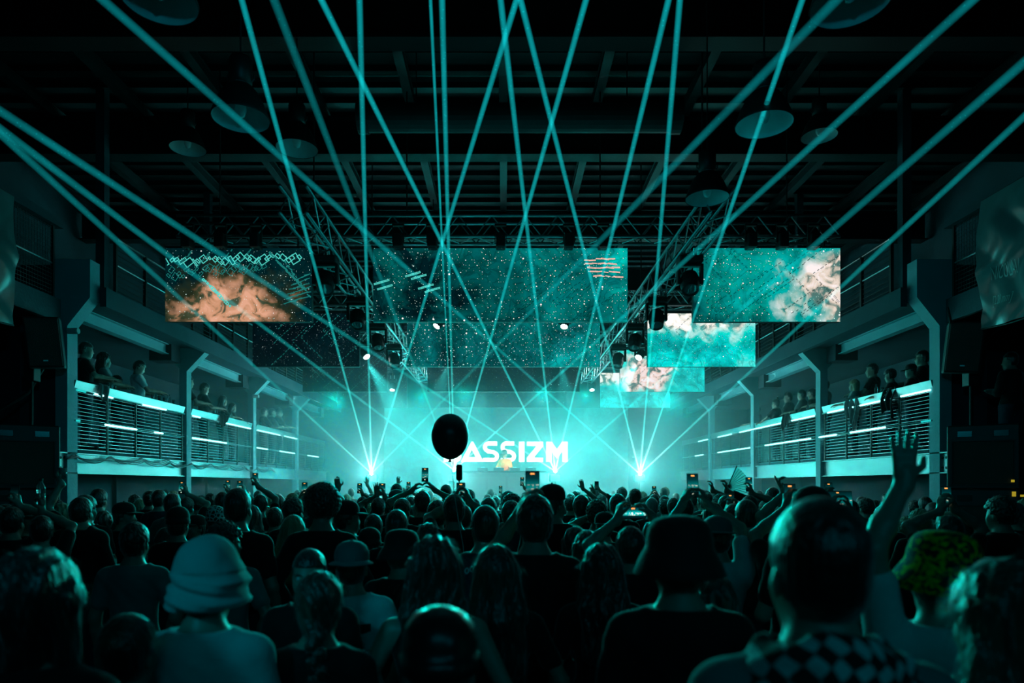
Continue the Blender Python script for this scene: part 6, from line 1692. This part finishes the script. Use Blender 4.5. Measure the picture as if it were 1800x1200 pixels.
for side, sn in ((-1, 'left'), (1, 'right')):
    for k, (z0, z1) in enumerate(((0, .92), (.92, 1.84), (1.84, 2.78))):
        cabinet(side * 6.95, 9.9, z0, z1, 'black bass loudspeaker, %s of the stack by the %s wall' % (('lowest', 'middle', 'topmost')[k], sn), -side * .60)
    p = P(59, 597, 10.0) if side < 0 else P(1713, 606, 10.0)
    e = empty('loudspeaker', (p.x, 10.25, p.z), 'black loudspeaker tilted down on a pole over the %s bass stack' % sn, 'loudspeaker')
    M_ = Matrix.Rotation(.10, 4, 'X') @ Matrix.Rotation(-side * .5, 4, 'Z') @ Matrix.Rotation(side * .05, 4, 'Y')
    MB().bbox(-.23, .23, -.2, .2, -.37, .37, .02, M_).build('cabinet', CAB, e)
    MB().bbox(-.21, .21, -.215, -.19, -.35, .35, .01, M_).build('grille', GRILLE, e)
    MB().box(-.03, .03, -.222, -.214, -.28, -.262, M_).build('name_plate', mat('plate_alu', (.6, .6, .6), .3, metal=.6, bump=0), e)
    px_ = .17 if side > 0 else -.25
    MB().bbox(px_ - .08, px_ + .08, .0, .16, -.56, -.34, .01).build('bracket', BLACK, e)
    MB().tube([(px_, .08, -.5), (px_, .08, 2.78 - p.z)], .018, 8).build('pole', BLACK, e)
tagit(MB().tube([P(100, 545, 10.7), P(97, 590, 10.65), P(80, 640, 10.5), P(50, 690, 10.4), P(0, 722, 10.2), P(-60, 735, 10.1)], .025, 8).build('cable_bundle', BLACK, smooth=True), 'thick black cable bundle sagging past the left hung loudspeaker', 'cable')
tagit(MB().tube([P(1668, 540, 10.7), P(1672, 575, 10.6), P(1690, 600, 10.7), P(1730, 598, 10.8), P(1760, 575, 10.5)], .02, 8).build('cable_bundle', BLACK, smooth=True), 'black cable bundle curling behind the right hung loudspeaker', 'cable')
# riser and the person on it
struct('riser', MB().box(7.46, 8.5, 9.7, 11.0, 0, 2.1), BLACK)
YEL = emit('yellow_sign', (1.0, .75, .05), .35, 'NONE')
for k, (px, py, w_, h_) in enumerate(((1781, 845, .045, .035), (1783, 868, .05, .07), (1798, 871, .07, .03))):
    p = P(px, py, 9.68); tagit(MB().box(-w_/2, w_/2, 0, .012, -h_/2, h_/2).build('marker_light', YEL, loc=p), ('upper', 'lower', 'outer')[k] + ' small yellow marker glowing on the riser beside the right loudspeakers', 'light')

# ================================================================ BALLOON
bp = P(791, 765, 5.4)
e = empty('balloon', bp, 'dark round balloon floating over the stage name on a string', 'balloon')
pr = [(.001, .172)] + [(.148 * math.sin(t), .172 * math.cos(t) if t < math.pi/2 else .19 * math.cos(t)) for t in np.linspace(.15, math.pi - .12, 22)] + [(.006, -.192)]
MB().lathe(pr, 32).build('balloon_skin', mat('balloon_rubber', (.02, .035, .04), .32, bump=0), e, True)
MB().lathe([(.005, -.188), (.009, -.197), (.016, -.208), (.012, -.212)], 12).build('knot', BLACK, e, True)
sp_ = [P(797, 803, 5.4), P(795, 830, 5.4), P(799, 870, 5.4), P(805, 910, 5.35), P(814, 958, 5.3), P(818, 1010, 5.28)]
MB().tube([q - bp for q in sp_], .0035, 6).build('string', mat('ribbon', (.5, .5, .5), .4, bump=0), e, True)

# ================================================================ DJ AND BOOTH
e = empty('dj_booth', (0.1, 21.0, 1.2), 'low dark booth with decks where the performer in orange stands', 'booth')
MB().bbox(-1.3, 1.3, 0, .75, 0, 1.08, .02).build('booth_front', mat('booth_panel', (.05, .055, .06), .5, bump=0), e)
MB().bbox(-1.35, 1.35, -.04, .8, 1.08, 1.13, .008).build('booth_top', BLACKG, e)
for k in range(4):
    MB().box(-1.2 + .62 * k, -.65 + .62 * k, -.012, 0, .15, .95).build('front_panel', mat('booth_panel2', (.08, .09, .095), .4, bump=0), e)
for k, x in enumerate((-.75, -.25, .25, .75)):
    q = empty('media_player' if k not in (1, ) else 'mixer', (.1 + x, 21.35, 2.33), ('first', 'second', 'third', 'fourth')[k] + ' deck counted from the balloon side on the booth', 'deck', 'decks on the booth')
    MB().bbox(-.16, .16, -.2, .2, 0, .10, .01).build('deck_body', BLACK, q)
    MB().lathe([(.001, .115), (.10, .112), (.105, .10)], 24).build('jog_wheel', TRUSSM, q, True)
    MB().box(-.06, .06, .12, .19, .10, .13).build('deck_display', emit('deck_display', (.2, .9, .9), 1.5, 'NONE'), q)
C_ORANGE = cloth('cloth_orange', (0.95, 0.36, 0.12)); SCOL['O'] = C_ORANGE
z0 = P(893, 790, 22.0).z
build_person(dict(x=P(887, 0, 22.0).x, d=22.0, s=(z0 - 1.2) / 1.77, zb=1.2, hair='short', hat='cap', hatm='G', label='performer in an orange shirt and cap leaning over the decks', sc='O', yaw=math.pi - .5, hi=1, hp=-.35, pose=('dj', 'dj'), sleeve='long'), 3)
spot('performer_light', (0.7, 20.5, 3.3), (0.04, 21.85, 2.62), 200, 22, (1.0, 0.34, 0.10), .5, .05)

# ================================================================ GALLERY PEOPLE
def G(px, side, x, yt, hair, label, **kw):
    d = x * FPX / (px - VPX); 
    c = dict(px=px, yt=yt, hair=hair, label=label, x=x, d=d, zb=2.5, sc='K', pose=('rail', 'rail'), yaw=side * .95, **{})
    c.update(kw); st = c.get('hat') if c.get('hat') in TOP else hair
    top = HC.z + TOP[st]; z = EYE + (HY - yt) / FPX * d - 2.5
    c['s'] = min(max(z / top, .88), 1.08)
    build_person(c, int(px)); 
G(150, -1, -7.12, 600, 'short', 'man in black leaning on the left rail next to the nearest pillar')
G(182, -1, -7.22, 618, 'long', 'woman with long dark hair and pale scarf at the left rail', sc='M')
G(243, -1, -7.30, 628, 'short', 'man in a printed pale tee shirt looking down from the left gallery', sc='W', hp=-.45)
G(205, -1, -7.6, 662, 'curly', 'shorter person between the scarf woman and the pale tee shirt man')
G(330, -1, -7.2, 642, 'short', 'tall dark man beside the second left pillar up on the gallery')
G(358, -1, -7.3, 667, 'short', 'man with bowed head in the second left gallery bay', hp=-.4)
G(391, -1, -7.3, 694, 'long_straight', 'woman with face lit brightly at the left rail, second bay', hi=1)
G(408, -1, -7.25, 707, 'long', 'smaller long haired woman right of the brightly lit face', hc='N')
G(464, -1, -7.3, 716, 'short', 'faint person in haze just past the third left pillar')
G(478, -1, -7.3, 717, 'short', 'second faint person in haze past the third left pillar', sc='G')
G(490, -1, -7.25, 713, 'short', 'third faint person in haze, hand hanging over the rail')
G(1622, 1, 7.75, 590, 'short', 'tall bespectacled man by the nearest right pillar on the gallery', glasses=1, yaw=.9)
G(1602, 1, 7.25, 645, 'short', 'person in a peaked cap leaning low near the tall bespectacled man', hat='cap', hatm='K')
G(1566, 1, 7.2, 658, 'afro', 'person with full dark curls leaning on the right rail')
G(1534, 1, 7.55, 629, 'short', 'broad man in black behind the fair haired woman up on the gallery')
G(1502, 1, 7.15, 666, 'bob', 'fair haired woman bending over the right rail', hc='Y', sc='M')
G(1450, 1, 7.6, 645, 'short', 'tall person half behind the second right pillar')
G(1428, 1, 7.95, 678, 'short', 'person at the back of the second right bay')
G(1410, 1, 7.25, 684, 'short', 'man in a grey striped tee shirt on the right rail', sc='M')
G(1386, 1, 7.65, 681, 'short', 'man glancing sideways with lit ear, right gallery second bay', sc='G', hy=.4)
G(1364, 1, 7.15, 697, 'bun_top', 'woman with a top knot stretching her arm over the rail', L=((1330, 748), (-.6, -.6, -.6), (-1, .3, 0), (0, 0, -1), 'grip', .35), yaw=.7)
G(1331, 1, 7.3, 712, 'short', 'pale hazy person beyond the third right pillar', sc='G')
build_person(dict(x=7.62, d=10.25, s=1.03, zb=2.1, hair='crop', label='man in black standing on the riser beside the right loudspeakers', sc='K', pose=('front', 'front'), yaw=.3, sleeve='long'), 7)

# draped jackets
def drape(px, x, w, ln0, ln1, m, label, sd, side):
    d = x * FPX / (px - VPX); b = MB(); n, k = 22, 26
    zt = 2.418 + 1.19
    for i in range(n + 1):
        for j in range(k + 1):
            u = w * (i / n - .5); t = j / k
            # path: outside drop, over the board, inside drop
            L_ = ln0 * (1 + .25 * math.sin(u * 11 + sd)); 
            s = t * (L_ + .10 + ln1)
            if s < L_: xx, zz = -.14 - .02 * math.sin(s * 9), zt - (L_ - s)
            elif s < L_ + .10: q = (s - L_) / .10; xx, zz = -.14 + .20 * q, zt + .015 + .012 * math.sin(math.pi * q)
            else: xx, zz = .07, zt - (s - L_ - .10)
            wv = .022 * math.sin(u * 34 + sd + 3 * zz) + .012 * math.sin(u * 70 + zz * 12)
            taper = 1 - .35 * max(0, (zt - zz)) 
            b.v.append((side * (xx - (wv if xx < 0 else -wv * .3) ) + x + side * .02, d + u * taper + .02 * math.sin(zz * 14 + sd), zz))
    for i in range(n):
        for j in range(k):
            a = i * (k + 1) + j; b.f.append([a, a + 1, a + k + 2, a + k + 1]); b.mi.append(0)
    me = b.mesh('jacket', m, True); o = link('jacket', me); tagit(o, label, 'jacket')
    so = o.modifiers.new('s', 'SOLIDIFY'); so.thickness = .008
drape(170, -6.98, .34, .22, .15, C_GREY, 'dark jacket over the left rail near the first pillar', 1, -1)
drape(384, -6.98, .42, .24, .15, C_BLACK, 'black jacket slung over the left rail in the second bay', 2, -1)
drape(1508, 6.98, .50, .52, .2, C_GREY, 'grey jacket hanging low over the right rail, sleeve dangling', 3, 1)
drape(1573, 6.98, .40, .45, .2, C_BLACK, 'large black jacket over the right rail near the first pillar', 4, 1)
drape(1390, 6.98, .34, .34, .2, C_BLACK, 'small black jacket over the right rail in the second bay', 5, 1)

# drinks on the rails
gm_ = MB().lathe([(.001, 0), (.026, 0), (.030, .10), (.028, .10), (.024, .006), (.001, .006)], 14).mesh('glass_body', GLASSM, True)
bm2 = MB().lathe([(.001, 0), (.028, 0), (.030, .01), (.030, .11), (.012, .15), (.011, .19), (.001, .19)], 14).mesh('bottle_body', GLASSM, True)
def drinks(side, lst, words):
    for k, px in enumerate(lst):
        x = side * 6.955; d = x * FPX / (px - VPX)
        bottle = k % 3 == 1
        o = link('bottle' if bottle else 'drinking_glass', bm2 if bottle else gm_, None, (x, d, 2.418 + 1.172))
        tagit(o, ('clear bottle' if bottle else 'small clear glass') + ' standing on the %s' % words, 'bottle' if bottle else 'glass', ('bottles' if bottle else 'glasses') + ' on the ' + words)
drinks(-1, (190, 196, 201), 'left rail beside the scarf woman')
drinks(-1, (268, 274, 280, 289, 298, 305), 'left rail before the second pillar')
drinks(-1, (376, 381, 393, 402, 407, 419, 423), 'left rail in the second bay')
drinks(-1, (443, 448, 458), 'left rail just past the third pillar')
drinks(1, (1551, 1540), 'right rail beside the fair haired woman')
drinks(1, (1436, 1420, 1400, 1378), 'right rail in the second bay')
